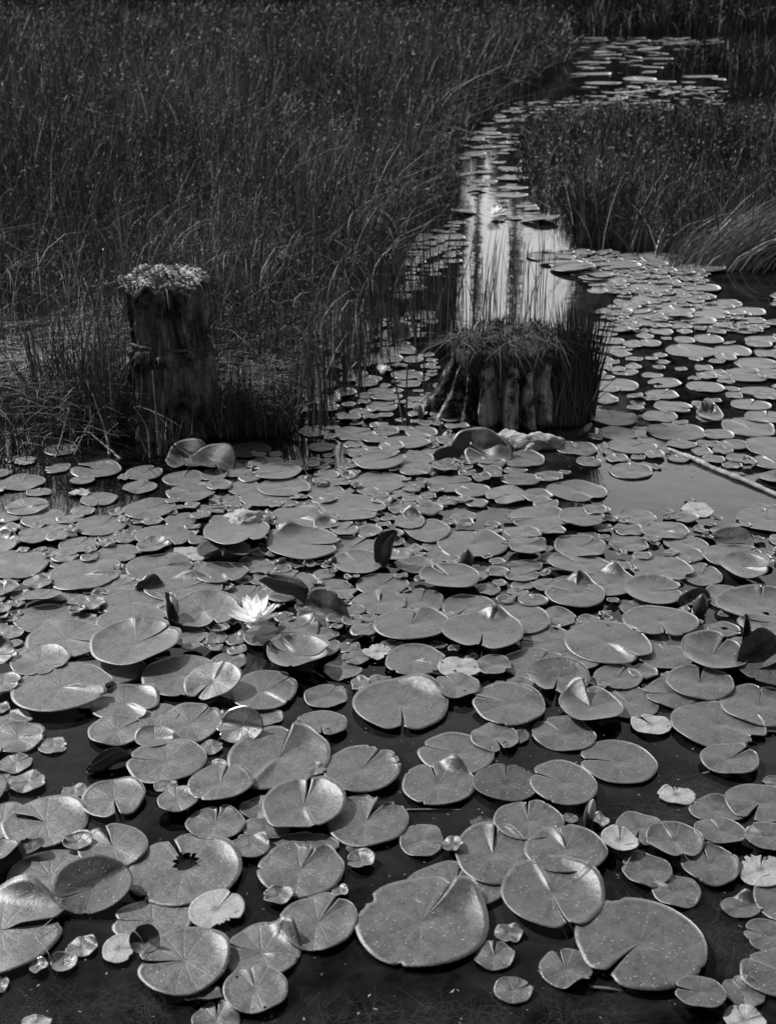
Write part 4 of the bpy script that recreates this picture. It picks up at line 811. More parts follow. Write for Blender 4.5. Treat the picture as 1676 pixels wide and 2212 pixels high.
SMALL_PADS = [
 (0.8975, 3.0235, 0.0442, 0.0453, None, 2, {'hole': (1.307, 0.2, 0.16), 'pale': 1}),
 (0.4192, 3.6389, 0.0602, 0.0522, -1.5356, 7, {'w': 3.0}),
 (1.6785, 5.6135, 0.1055, 0.0983, None, 1, {}),
 (0.4629, 4.1411, 0.0683, 0.0622, 2.9035, 2, {'w': 4.0}),
 (0.2886, 4.037, 0.0627, 0.0624, 2.3623, 2, {'w': 2.0, 'torn': (-0.7793, 0.1745, 0.1)}),
 (1.4888, 5.0028, 0.0843, 0.0783, 1.0853, 1, {'w': 6.0}),
 (-0.6682, 3.782, 0.0514, 0.0608, 0.425, 1, {'w': 3.0}),
 (0.9081, 3.5029, 0.0444, 0.0557, None, 2, {}),
 (-0.4401, 4.3107, 0.0652, 0.0635, 1.7691, 1, {'w': 4.0}),
 (-0.0167, 5.6995, 0.0855, 0.101, 1.416, 2, {'w': 2.0}),
 (1.3607, 5.2555, 0.081, 0.0854, None, 1, {}),
 (1.1654, 4.9778, 0.0772, 0.0767, -0.5228, 1, {'w': 2.0}),
 (0.1785, 4.4242, 0.0633, 0.0664, 0.4783, 1, {'w': 3.0}),
 (1.4659, 6.3608, 0.1012, 0.1094, 2.1613, 1, {'w': 5.0, 'hole': (3.1416, 0.3, 0.2)}),
 (1.5049, 4.8319, 0.0843, 0.0814, 1.2662, 2, {'w': 5.0}),
 (-0.4, 2.9746, 0.0276, 0.0359, 1.6537, 1, {'rim': (0.008, 1.3051, 0.6981)}),
 (1.6193, 5.8214, 0.0903, 0.0932, -1.419, 2, {'w': 3.0}),
 (0.1291, 4.6534, 0.0638, 0.0725, None, 1, {}),
 (-0.1377, 3.6786, 0.0444, 0.0556, 0.7397, 4, {'cup': 0.012}),
 (1.5158, 6.6322, 0.1086, 0.1077, 1.5708, 2, {'w': 2.0}),
 (0.5009, 3.9745, 0.0515, 0.058, -0.6224, 4, {'w': 3.0}),
 (-0.064, 2.9965, 0.0374, 0.0392, 0.7804, 6, {'w': 5.0}),
 (-1.2118, 4.4533, 0.0625, 0.0638, 0.4807, 1, {'dark': 1}),
 (1.6891, 6.5306, 0.1001, 0.1076, -0.9918, 3, {'w': 3.0}),
 (0.3245, 2.7347, 0.0332, 0.0341, None, 3, {}),
 (-0.1684, 3.0015, 0.0391, 0.0362, None, 1, {}),
 (0.7628, 3.7054, 0.0476, 0.05, 3.1416, 1, {'w': 4.0}),
 (0.3678, 4.2984, 0.054, 0.0632, 2.1143, 3, {'w': 4.0}),
 (1.3895, 4.2896, 0.0815, 0.0787, None, 4, {}),
 (-0.5211, 3.9457, 0.0359, 0.0466, None, 1, {'dark': 1}),
 (0.9029, 5.0891, 0.058, 0.0754, None, 1, {}),
 (-0.9654, 3.4544, 0.0494, 0.0392, None, 1, {}),
 (0.4047, 3.1915, 0.0428, 0.0362, 1.61, 3, {'w': 2.0}),
 (-0.4012, 3.4598, 0.0458, 0.0414, None, 1, {}),
 (-0.9712, 3.4867, 0.0443, 0.0433, 0.4, 3, {'torn': (0.2068, 0.5236, 0.15)}),
 (1.5714, 5.1925, 0.0928, 0.0618, None, 1, {}),
 (1.2855, 4.8501, 0.054, 0.0702, None, 2, {'rim': (0.03, 1.5708, 1.3963), 'cup': 0.02}),
 (0.1457, 3.4897, 0.0406, 0.0465, None, 2, {}),
 (0.0496, 5.8438, 0.0875, 0.0821, None, 1, {}),
 (1.1975, 5.3152, 0.0746, 0.0743, -2.5926, 1, {'w': 5.0, 'hole': (-2.5926, 0.45, 0.2)}),
 (0.0128, 4.4699, 0.0468, 0.0608, None, 4, {}),
 (1.1526, 5.1452, 0.0697, 0.072, 0.8865, 1, {'w': 2.0}),
 (1.5766, 5.4732, 0.0751, 0.0783, None, 1, {}),
 (1.3455, 6.54, 0.0968, 0.0978, 0.6384, 1, {'w': 2.0}),
 (1.9007, 6.622, 0.0944, 0.103, -1.5294, 1, {'w': 4.0}),
 (1.2665, 4.6237, 0.0611, 0.0588, None, 2, {}),
 (-0.1959, 3.7235, 0.0409, 0.0494, None, 3, {'cup': 0.03, 'dark': 1}),
 (-1.2275, 3.8141, 0.0458, 0.054, None, 1, {}),
 (-0.0253, 4.9793, 0.065, 0.0662, 0.5229, 1, {'w': 4.0}),
 (1.291, 4.5025, 0.0597, 0.0548, None, 2, {}),
 (1.562, 6.0559, 0.071, 0.0922, 1.1543, 1, {'w': 3.0}),
 (0.0835, 5.4378, 0.0732, 0.0722, 0.9112, 1, {'w': 3.0}),
 (1.4113, 6.8733, 0.0904, 0.1102, -1.3828, 2, {'w': 5.0}),
 (1.1117, 3.4577, 0.0366, 0.0436, None, 4, {}),
 (-0.2189, 4.1902, 0.0475, 0.0544, -2.6825, 1, {'torn': (3.1416, 0.8727, 0.3)}),
 (0.169, 6.5373, 0.083, 0.1006, None, 1, {}),
 (-0.0948, 3.1225, 0.0311, 0.0386, None, 4, {}),
 (0.5626, 4.1639, 0.0489, 0.0508, -0.7927, 3, {'w': 2.0}),
 (-0.0684, 2.7448, 0.0242, 0.0315, None, 2, {'dark': 1}),
 (-0.1752, 6.2173, 0.076, 0.0918, None, 2, {'dark': 1, 'rim': (0.02, 2.1712, 1.0472)}),
 (-0.0771, 6.3343, 0.0672, 0.0873, None, 1, {'dark': 1}),
 (-1.0382, 3.7244, 0.0371, 0.0482, None, 1, {}),
 (0.5206, 3.8927, 0.0415, 0.0479, 0.7636, 5, {'w': 4.0}),
 (-1.1809, 4.2574, 0.0486, 0.0516, 3.1416, 1, {'torn': (3.1416, 1.0472, 0.4)}),
 (0.2866, 3.2716, 0.0341, 0.0369, -2.7599, 1, {'w': 3.0}),
 (1.4765, 7.2216, 0.0946, 0.1068, 1.0346, 1, {'w': 3.0}),
 (0.1377, 3.5752, 0.0339, 0.0441, None, 1, {}),
 (1.5776, 5.3731, 0.0811, 0.0555, None, 2, {}),
 (-0.4514, 2.9749, 0.0275, 0.0357, None, 2, {}),
 (-0.02, 2.7606, 0.032, 0.0256, 0.3381, 1, {'w': 3.0}),
 (1.2444, 3.8844, 0.0465, 0.0456, None, 1, {}),
 (-0.0951, 3.0575, 0.0293, 0.0355, 1.4892, 5, {'w': 8.0}),
 (-1.0293, 3.636, 0.0373, 0.0427, 0.2139, 4, {'w': 4.0}),
 (1.3469, 4.1526, 0.0621, 0.0625, None, 2.0, {'cup': 0.02}),
 (0.5106, 3.6502, 0.0441, 0.0358, None, 8, {}),
 (-1.0235, 3.784, 0.0455, 0.0381, 0.221, 2, {'w': 4.0}),
 (0.5222, 3.3333, 0.0471, 0.0266, None, 1, {}),
 (1.8153, 6.0432, 0.0837, 0.0748, None, 1, {}),
 (1.0626, 5.8547, 0.0907, 0.0589, 0.5895, 1, {'w': 4.0}),
 (0.2708, 4.2727, 0.0335, 0.0436, 1.3721, 1, {'w': 4.0, 'cup': 0.012, 'flap': 1.0}),
 (0.7261, 4.3278, 0.0444, 0.0524, 0.8096, 1, {'w': 2.0}),
 (-0.5787, 3.8744, 0.0504, 0.0343, None, 1, {}),
 (0.671, 3.8163, 0.0398, 0.0412, None, 8, {}),
 (1.7748, 5.7988, 0.0605, 0.0786, None, 1, {}),
 (1.2758, 4.3551, 0.0491, 0.0465, None, 2, {}),
 (0.0132, 4.4477, 0.0534, 0.0449, -2.6614, 1, {'w': 3.0}),
 (1.3703, 7.4406, 0.07, 0.091, None, 1, {}),
 (-0.0044, 5.0926, 0.0663, 0.0505, None, 3, {}),
 (1.8405, 6.8049, 0.0717, 0.0932, None, 1, {'dark': 1}),
 (1.7257, 6.6864, 0.0811, 0.0823, None, 1, {}),
 (1.2561, 5.954, 0.0524, 0.0681, 1.7852, 3, {'w': 4.0}),
 (1.6187, 7.3522, 0.0866, 0.0979, None, 1, {}),
 (0.5439, 3.0869, 0.0317, 0.0271, 2.7757, 1, {'w': 2.0}),
 (-0.1692, 4.1189, 0.0415, 0.0428, None, 2, {}),
 (-0.1176, 4.4303, 0.0453, 0.0466, -0.8199, 1, {'w': 5.0}),
 (0.387, 3.2998, 0.0352, 0.0282, None, 1, {}),
 (1.074, 6.179, 0.0657, 0.0778, None, 1, {}),
 (1.0894, 6.0193, 0.0545, 0.0709, None, 1, {}),
 (0.6269, 3.6525, 0.0355, 0.0354, 0.5888, 1, {'w': 3.0}),
 (-1.0238, 3.5299, 0.0326, 0.0352, None, 1, {}),
 (0.0816, 3.5574, 0.0253, 0.0329, None, 1, {}),
 (-0.0289, 5.1739, 0.0588, 0.0519, 0.5381, 2, {'w': 4.0}),
 (-0.8714, 3.6441, 0.0354, 0.0343, None, 1, {}),
 (0.3677, 3.2496, 0.0304, 0.0299, 0.6892, 2, {'w': 3.0}),
 (1.1809, 4.3476, 0.0423, 0.0451, None, 2, {}),
 (1.2952, 6.8317, 0.072, 0.0887, None, 1, {}),
 (0.9953, 4.4496, 0.05, 0.0403, None, 1, {}),
 (1.1733, 5.948, 0.0508, 0.066, None, 2, {}),
 (1.4213, 5.5503, 0.0418, 0.0543, None, 1, {}),
 (1.2771, 4.8259, 0.0512, 0.0479, None, 1, {}),
 (-0.5415, 3.7864, 0.0366, 0.0356, None, 1, {}),
 (0.45, 4.2373, 0.0468, 0.037, None, 1, {}),
 (-0.8141, 3.6262, 0.0315, 0.0364, 0.2134, 2, {'w': 3.0}),
 (1.1601, 4.4367, 0.0408, 0.0467, None, 1, {}),
 (0.8327, 4.3601, 0.0402, 0.0453, 1.6315, 2, {'w': 4.0}),
 (0.8333, 4.4303, 0.0408, 0.0466, None, 1, {}),
 (-0.07, 4.0366, 0.0376, 0.0397, None, 2, {}),
 (-0.0486, 4.5696, 0.0488, 0.0422, None, 2, {}),
 (1.3596, 6.2043, 0.0593, 0.0771, None, 1, {}),
 (0.0899, 5.3005, 0.0515, 0.0591, None, 1, {}),
 (-0.4005, 3.8221, 0.025, 0.0325, 0.9833, 1, {'rim': (0.01, 1.3524, 0.6981)}),
 (-0.7542, 3.7633, 0.0364, 0.0337, None, 3, {}),
 (1.0596, 4.362, 0.0413, 0.0434, 1.6955, 1, {'w': 8.0}),
 (1.6667, 7.0977, 0.0745, 0.0885, None, 1, {}),
 (1.5856, 5.115, 0.0555, 0.0555, None, 2, {}),
 (0.3273, 4.1592, 0.0343, 0.0446, 1.634, 3, {'torn': (1.7007, 0.3491, 0.2)}),
 (-0.1299, 5.4429, 0.041, 0.0533, None, 2, {}),
 (0.9756, 4.3931, 0.0382, 0.0472, 1.7659, 3, {'w': 4.0}),
 (1.7397, 6.9577, 0.0695, 0.0885, None, 2, {}),
 (1.439, 6.0372, 0.0515, 0.0669, None, 1, {}),
 (1.467, 6.7816, 0.0929, 0.0614, None, 1, {}),
 (1.2019, 4.5223, 0.0461, 0.0414, None, 1, {}),
 (0.1705, 3.0539, 0.0248, 0.0284, None, 1, {}),
 (0.6974, 3.4376, 0.0237, 0.0308, None, 1, {}),
 (-0.3392, 4.2949, 0.0397, 0.041, -1.6323, 1, {'w': 4.0}),
 (1.0555, 5.4777, 0.059, 0.0523, None, 1, {}),
 (0.2002, 3.9395, 0.0338, 0.0381, 1.3569, 2, {'w': 3.0}),
 (-0.0499, 3.066, 0.0224, 0.0291, 1.4894, 6, {'torn': (1.5708, 1.0472, 0.4)}),
 (-0.1453, 5.7485, 0.04, 0.052, None, 1, {}),
 (0.048, 4.0173, 0.0426, 0.0309, None, 1, {}),
 (-0.5601, 3.4375, 0.0255, 0.0332, None, 1, {}),
 (0.0801, 4.0587, 0.0336, 0.0401, 0.7816, 2, {'torn': (0.4482, 0.6981, 0.2)}),
 (1.5587, 5.7096, 0.0489, 0.0636, None, 3, {}),
 (-0.0402, 3.9945, 0.0404, 0.0317, None, 3, {}),
 (1.237, 4.2949, 0.0375, 0.041, None, 1, {}),
 (1.2511, 7.2833, 0.0801, 0.0788, None, 1, {}),
 (1.6853, 5.4577, 0.0529, 0.0623, None, 2, {}),
 (0.4825, 3.5596, 0.0216, 0.0281, None, 1, {}),
 (-0.0749, 5.3731, 0.0493, 0.0555, None, 1, {}),
 (-1.0615, 3.6994, 0.0301, 0.0342, None, 2, {}),
 (1.4037, 5.4176, 0.0452, 0.0588, None, 2, {}),
 (1.2352, 4.4334, 0.0374, 0.0433, None, 3, {}),
 (0.0986, 5.0007, 0.0353, 0.0459, None, 1, {}),
 (0.1165, 5.6878, 0.0457, 0.0594, None, 1, {}),
 (-0.5834, 3.9744, 0.0227, 0.0295, None, 1, {'dark': 1}),
 (1.8812, 6.4268, 0.0596, 0.0697, None, 1, {}),
 (-0.8932, 3.4736, 0.0276, 0.0299, None, 4, {}),
 (0.1938, 3.4639, 0.0248, 0.0322, None, 3, {}),
 (-1.3654, 4.2094, 0.0325, 0.0422, 1.3685, 1, {'torn': (1.1703, 0.6981, 0.2)}),
 (-0.5883, 3.5997, 0.0294, 0.0303, None, 4, {}),
 (-0.6063, 3.8112, 0.0328, 0.0308, None, 3, {}),
 (0.3226, 4.3106, 0.0243, 0.0316, None, 1, {}),
 (0.991, 5.6878, 0.0427, 0.0555, None, 1, {}),
 (0.1584, 3.4021, 0.0271, 0.0276, None, 1, {}),
 (-1.0118, 3.3634, 0.0286, 0.025, None, 1, {}),
 (0.1726, 3.9184, 0.0326, 0.0323, None, 1, {}),
 (-0.8684, 3.5884, 0.0302, 0.0278, None, 3, {}),
 (-0.0908, 5.1283, 0.05, 0.0418, None, 1, {}),
 (-0.7824, 3.6814, 0.0251, 0.0326, None, 1, {}),
 (0.1802, 4.5699, 0.0268, 0.0348, None, 2, {}),
 (1.4748, 5.4127, 0.035, 0.0455, None, 1, {}),
 (0.1466, 6.1229, 0.0391, 0.0508, None, 2, {}),
 (0.4151, 4.1638, 0.0257, 0.0335, None, 1, {}),
 (0.2791, 4.2076, 0.0314, 0.0365, None, 2, {}),
 (0.1926, 3.4585, 0.0256, 0.0262, None, 1, {}),
 (1.0878, 5.77, 0.0494, 0.0516, None, 2, {}),
 (1.1827, 7.1136, 0.0616, 0.0721, None, 1, {}),
 (0.1311, 2.942, 0.024, 0.0183, None, 1, {}),
 (-0.1307, 4.5122, 0.0345, 0.0378, None, 1, {}),
 (0.3712, 4.2164, 0.0325, 0.0336, None, 4, {}),
 (0.2005, 4.3163, 0.0354, 0.0318, None, 1, {}),
 (0.0804, 3.9606, 0.0329, 0.0274, None, 2, {}),
 (1.4084, 7.976, 0.0705, 0.0827, None, 1, {}),
 (-0.1158, 4.9028, 0.0401, 0.0386, None, 2, {}),
 (0.7408, 3.3464, 0.0267, 0.0215, 0.0, 3, {'pale': 1, 'shine': 1}),
 (-0.1153, 4.9034, 0.0384, 0.0398, None, 1, {}),
 (0.9756, 5.5704, 0.0389, 0.0506, None, 1, {}),
 (1.2968, 7.1136, 0.056, 0.0721, None, 1, {}),
 (1.166, 5.4272, 0.0468, 0.0411, None, 1, {}),
 (-0.0343, 4.733, 0.0363, 0.0363, None, 2, {}),
 (1.4541, 5.1329, 0.0348, 0.0452, None, 1, {'pale': 1}),
 (-0.0326, 4.7313, 0.0348, 0.0373, None, 1, {}),
 (-0.798, 3.7789, 0.0316, 0.0228, None, 1, {}),
 (1.2955, 4.2944, 0.0265, 0.0344, 1.5708, 5, {'rim': (0.01, 1.5708, 1.0472)}),
 (0.7897, 4.5936, 0.0304, 0.039, None, 2, {}),
 (0.3211, 3.3095, 0.023, 0.0223, None, 2, {}),
 (0.1194, 3.9263, 0.0265, 0.0297, None, 3, {}),
 (-0.8851, 3.8236, 0.0255, 0.0284, None, 3, {'cup': 0.015}),
 (-0.9942, 3.6851, 0.0242, 0.0272, None, 5, {}),
 (1.2836, 5.0177, 0.0327, 0.0425, None, 1, {}),
 (1.553, 6.9308, 0.051, 0.0663, None, 1, {}),
 (1.1053, 5.5568, 0.0373, 0.0485, None, 2, {}),
 (1.2621, 6.11, 0.0423, 0.0549, None, 1, {}),
 (1.2185, 3.6207, 0.0343, 0.0446, None, 1, {}),
 (-0.3717, 3.9054, 0.0244, 0.0295, None, 3, {}),
 (1.4333, 7.6753, 0.064, 0.0674, None, 1, {}),
 (1.0222, 5.5184, 0.0415, 0.0424, None, 2, {}),
 (1.0255, 5.0702, 0.0358, 0.0364, None, 4.0, {'cup': 0.015}),
 (1.6167, 7.4835, 0.0508, 0.0661, None, 2, {}),
 (1.1602, 6.3331, 0.0437, 0.0543, None, 1, {}),
 (-0.9036, 3.5218, 0.0223, 0.0225, None, 5, {}),
 (0.8572, 3.5175, 0.0223, 0.0224, None, 3, {}),
 (0.9395, 5.4676, 0.0294, 0.0383, None, 1, {}),
 (-0.4134, 4.4044, 0.0237, 0.0307, None, 1, {}),
 (-1.3631, 4.3536, 0.0274, 0.0297, None, 1, {'dark': 1}),
 (1.4748, 6.2038, 0.0396, 0.0514, None, 1, {}),
 (-0.0726, 2.7136, 0.0155, 0.0152, None, 3, {'pale': 1}),
 (1.3136, 7.5828, 0.0515, 0.066, None, 1, {}),
 (-0.9223, 4.163, 0.0225, 0.0293, None, 2, {}),
 (0.9132, 4.3737, 0.0269, 0.0273, 0.8142, 1, {'pale': 1}),
 (1.0703, 6.353, 0.032, 0.0416, None, 1, {}),
 (-0.6232, 3.8037, 0.0179, 0.0232, None, 2, {}),
 (-0.0094, 4.8695, 0.0319, 0.0297, None, 1, {}),
 (0.3795, 4.1607, 0.0193, 0.0251, None, 5, {}),
 (1.5229, 7.9858, 0.0457, 0.0594, None, 1, {}),
 (-0.2285, 4.2612, 0.0241, 0.0249, None, 2, {}),
 (0.9557, 4.2734, 0.023, 0.025, 0.804, 1, {}),
 (-0.0128, 5.2716, 0.0256, 0.0333, None, 1, {}),
 (0.6209, 4.1927, 0.0237, 0.0212, None, 4, {}),
 (-1.3281, 4.0476, 0.023, 0.0299, None, 2, {}),
 (1.0103, 3.9536, 0.0205, 0.0181, None, 1, {}),
 (1.357, 6.0644, 0.0258, 0.0336, None, 1, {}),
 (-0.1635, 4.2873, 0.0198, 0.0208, None, 1, {}),
 (1.3157, 5.5306, 0.0268, 0.0298, None, 1, {}),
 (-0.8826, 2.4351, 0.0168, 0.0218, None, 3, {}),
]

Z0 = .0015; ZL = .0034
for k, (cx, cy, rx, ry, n, lv, o, label) in enumerate(PADS):
    near = cy < 4.2
    v, q, mi = pad_mesh(rx, ry, n, o, 100 + k, 10 if near else 6, 96 if near else 48)
    ob = mesh_np('lily_pad', v, q, pad_mats(o), None, True, mi)
    ob.location = (cx, cy, Z0 + ZL * lv)
    tag(ob, label, 'lily pad', 'lily pads floating on the pond')
    if o.get('bit'): # a chip of paler torn tissue stays on the pad
        bm = bmesh.new(); a = (n or 0) + .3
        pts = [bm.verts.new((rx * .72 * math.cos(a) + rx * .13 * rr * math.cos(t), ry * .72 * math.sin(a) + ry * .10 * rr * math.sin(t), .004 + .006 * (i % 2))) for i, (t, rr) in enumerate(zip(np.linspace(0, 5.4, 7), (1, .6, 1.1, .7, 1, .5, .9)))]
        bm.faces.new(pts); bmesh.ops.solidify(bm, geom=list(bm.faces), thickness=.0008)
        obj_bm('torn_chip', bm, M_PETALW, ob)
# the many small ones that fill gaps and the far field
V = []; Q = []; MI = []; off = 0
def add_small(cx, cy, rx, ry, n, lv, o, seed, rings=4, segs=26):
    global off
    v, q, mi = pad_mesh(rx, ry, n, o, seed, rings, segs)
    V.append(v + np.array([cx, cy, Z0 + ZL * lv])); Q.append(q + off); MI.extend(mi); off += len(v)
for k, (cx, cy, rx, ry, n, lv, o) in enumerate(SMALL_PADS): add_small(cx, cy, rx, ry, n, lv, o, 900 + k)
allp = [(p[0], p[1], max(p[2], p[3])) for p in PADS] + [(p[0], p[1], max(p[2], p[3])) for p in SMALL_PADS]
def scatter(poly, count, r0, r1, seed, allow=.8, avoid=True):
    rs = random.Random(seed); xs = [p[0] for p in poly]; ys = [p[1] for p in poly]; tries = 0; made = 0
    while made < count and tries < count * 40:
        tries += 1
        x = rs.uniform(min(xs), max(xs)); y = rs.uniform(min(ys), max(ys)); r = r0 + (r1 - r0) * rs.random() ** 2.1
        if not inside(poly, np.array([x]), np.array([y]))[0]: continue
        if seed in (3, 4, 7) and nz(x * 1.3, y * 1.0, seed) > .22: continue
        if any(inside(g, np.array([x]), np.array([y]))[0] for g in (LEFT, RIGHT, ISLE)): continue
        if avoid and any((x - a) ** 2 + (y - b) ** 2 < ((c + r) * allow) ** 2 for a, b, c in allp): continue
        allp.append((x, y, r)); made += 1
        add_small(x, y, r, r * rs.uniform(.85, 1.15), rs.uniform(0, 6.28) if rs.random() < .7 else None, 1 + (made % 3), {'w': rs.uniform(3, 9), 'cup': rs.choice((0.0002, .0002, .004, .012)), **({'tilt': (R(rs.uniform(2, 9)), rs.uniform(0, 6.28))} if rs.random() < .2 else {})}, seed * 999 + made, 3, 18)
POLYS = {
 'dense_left': [(-1.3371, 3.7694), (-1.0703, 2.8848), (0.0739, 2.8848), (0.1029, 4.2792), (-0.4706, 4.3759), (-0.808, 3.8078)],
 'dense_mid': [(-0.2313, 4.3271), (-0.1703, 5.8371), (0.2009, 5.8371), (0.2825, 4.5281), (0.3542, 3.6944), (-0.1142, 3.6944)],
 'right_mid': [(1.0205, 6.3691), (2.2726, 6.3691), (1.6127, 4.3271), (0.7313, 4.3759)],
 'right_far': [(1.1329, 8.9173), (1.4209, 8.492), (1.8194, 7.7729), (2.8038, 7.584), (2.3272, 6.1823), (1.0394, 6.1823), (1.1721, 7.2304), (0.9288, 8.492)],
 'channel': [(0.5111, 9.6867), (0.8423, 14.8134), (1.4614, 18.9312), (4.4628, 22.9742), (5.6049, 22.4444), (4.8448, 19.3108), (1.5046, 15.8021), (1.0877, 11.24), (1.1323, 9.1921), (0.8168, 9.3841)],
 'cove': [(0.0558, 6.8838), (0.1315, 8.6575), (0.513, 9.3841), (0.4292, 8.0289)],
 'low_left': [(-0.8859, 4.5281), (-0.8198, 4.1411), (-0.3518, 4.1411), (-0.3802, 4.5281)],
 'open_far': [(3.1984, 22.4444), (4.8655, 35.3637), (6.3502, 44.1287), (11.4665, 44.1287), (6.6971, 33.0103), (5.9154, 22.4444)],
 'under_bank': [(-0.3675, 4.8618), (-0.3152, 5.6772), (0.0527, 6.4663), (0.241, 6.3691), (-0.1583, 5.3799), (-0.2561, 4.8618)],
}
scatter(POLYS['dense_left'], 170, .018, .05, 1, .72)
scatter(POLYS['dense_mid'], 70, .022, .06, 2, .75)
POLYS['dense_right'] = [(0.0923, 3.7694), (0.7061, 3.8867), (1.3431, 3.7694), (0.9806, 2.5731), (0.071, 2.7441)]
scatter(POLYS['dense_right'], 70, .016, .05, 9, .74)
scatter(POLYS['right_mid'], 60, .03, .075, 3, .8)
scatter(POLYS['right_far'], 330, .03, .16, 4, .60)
scatter(POLYS['channel'], 300, .035, .15, 5, .8)
scatter(POLYS['cove'], 40, .04, .11, 6, .9)
scatter(POLYS['open_far'], 100, .12, .4, 7, .8)
scatter(POLYS['under_bank'], 26, .035, .08, 8, .8)
for k, (poly, cnt) in enumerate((([(.45, 1.2), (3.2, 1.2), (3.6, 5.0), (3.0, 7.8), (2.5, 7.8), (.95, 2.9), (.62, 1.75)], 130), ([(-.45, 1.2), (-3.2, 1.2), (-3.4, 4.0), (-1.45, 4.2), (-.95, 2.9), (-.62, 1.75)], 90))):
    scatter(poly, cnt, .04, .13, 20 + k, .72)
sm = mesh_np('small_lily_pads', np.concatenate(V), np.concatenate(Q), [M_FAR, M_UNDER], None, True, MI)
tag(sm, 'the many small and far lily pads filling the gaps and channel', None, None, 'stuff')

# ------------------------------------------------------------------ folded and standing leaves
def leaf(name, label, base, r, fold, roll, yaw, pitch, notch=None, ratio=1.0, dark=True, lift=0.0, pale=False, cat='lily pad'):
    """disc folded along its local X axis by fold (each half up), then rolled about X, pitched about Y, turned by yaw."""
    v, q, mi = pad_mesh(r, r * ratio, notch, {'w': 5}, sum(map(ord, label)) % 1000, 9, 60)
    A = R(fold)
    s = np.sign(v[:, 1]); a = np.abs(v[:, 1]); bend = A * np.clip(a / (r * .35), 0, 1)
    y = s * a * np.cos(bend); z = a * np.sin(bend) + v[:, 2] + .05 * r * np.sin(v[:, 0] / r * 5)
    p = np.stack([v[:, 0], y, z], 1)
    m = Matrix.Rotation(R(yaw), 3, 'Z') @ Matrix.Rotation(R(pitch), 3, 'Y') @ Matrix.Rotation(R(roll), 3, 'X')
    p = p @ np.array(m).T
    p[:, 2] -= p[:, 2].min()
    top = M_DARK if dark else M_PALE if pale else M_PAD
    ob = mesh_np(name, p, q, [top, M_PETALW if pale else M_UNDER], None, True, mi)
    ob.location = (base[0], base[1], base[2] + lift)
    return tag(ob, label, cat, 'lily pads floating on the pond' if cat == 'lily pad' else None)
leaf('lily_pad', 'dark folded leaf standing like a tent, right of the white lily', (-0.1702, 3.1096, 0.0), .078, 38, 40, -40, 0)
leaf('lily_pad', 'dark thin upright leaf behind the white lily, its shadow beside it', (-0.2885, 3.2116, 0.0), .085, 62, -8, -25, 12, ratio=.6)
leaf('lily_pad', 'upright folded leaf with a pale side, standing at mid pond', (0.0098, 3.453, 0.0), .062, 66, 12, 20, -72, ratio=.9, lift=-.01)
leaf('lily_pad', 'dark upright folded leaf at the right edge above the white triangle', (0.9422, 2.8519, 0.0), .075, 50, 28, 32, -14)
leaf('lily_pad', 'thin pale-edged leaf standing on end at the right edge', (0.926, 2.9306, 0.0), .05, 70, 5, 75, -65, ratio=.6)
leaf('lily_pad', 'back one of two leaning dark leaves by the shaded mossy stump', (-0.721, 4.3347, 0.0), .085, 26, 24, -14, 0, notch=-1.4)
leaf('lily_pad', 'front one of two leaning leaves, bright at its near tip', (-0.6239, 4.2793, 0.0), .085, 24, 12, -28, 8, notch=-.8)
leaf('lily_pad', 'clam-like folded leaf standing before the driftwood', (0.3296, 4.385, 0.0), .105, 30, 30, -8, 0, notch=-1.5, dark=False)
leaf('lily_pad', 'bright front half of the clam-like leaf by the driftwood', (0.3674, 4.366, 0.0), .088, 12, 22, -12, 0, notch=2.8, dark=False)
leaf('lily_pad', 'small dark flap standing at the foot of the clam-like leaf', (0.2149, 4.3535, 0.0), .055, 20, 50, 20, 0, ratio=.6)
leaf('lily_pad', 'small rolled leaf with gleaming inner side behind the raised white-hook pad', (-0.6788, 3.2763, 0.0), .042, 62, -25, 32, 0, ratio=.9, dark=False, lift=.004)
leaf('lily_pad', 'narrow bent leaf standing on edge beside the white-hook pad', (-0.5871, 3.071, 0.0), .06, 60, 10, 105, -38, ratio=.6, lift=.0, dark=False)
leaf('lily_pad', 'rolled brown leaf with pale banded end, half sunk in black water', (-0.6125, 2.3807, 0.0), .055, 68, -15, 32, -6, ratio=.6)
leaf('lily_pad', 'white folded leaf catching the sun by the reed channel', (0.0576, 6.0667, 0.0), .06, 40, 52, 30, 0, dark=False, pale=True, lift=.01)
leaf('lily_pad', 'white cupped leaf glowing in the grass shade left of the channel', (-0.0088, 6.4669, 0.0), .062, 30, 48, 10, 0, dark=False, pale=True, lift=.004)
leaf('lily_pad', 'dark bud-shaped rolled leaf beside the ribbed cup pad', (-0.305, 2.8798, 0.0), .026, 60, 0, 80, -60, ratio=.9)
leaf('lily_pad', 'dark pointed leaf lying behind the standing bud', (0.8572, 3.2004, 0.0), .058, 35, 30, 28, 0, ratio=.55)
leaf('lily_pad', 'withered white-ribbed leaf drooping off the grassy stump', (0.1318, 4.8263, 0.0), .035, 60, 0, 85, -55, ratio=.7, dark=False, pale=True, lift=.0)
leaf('lily_pad', 'white scrap of leaf behind the pale crumpled leaf', (-0.5632, 3.8922, 0.0), .026, 20, 25, 0, 0, dark=False, pale=True, ratio=.5, lift=.012)
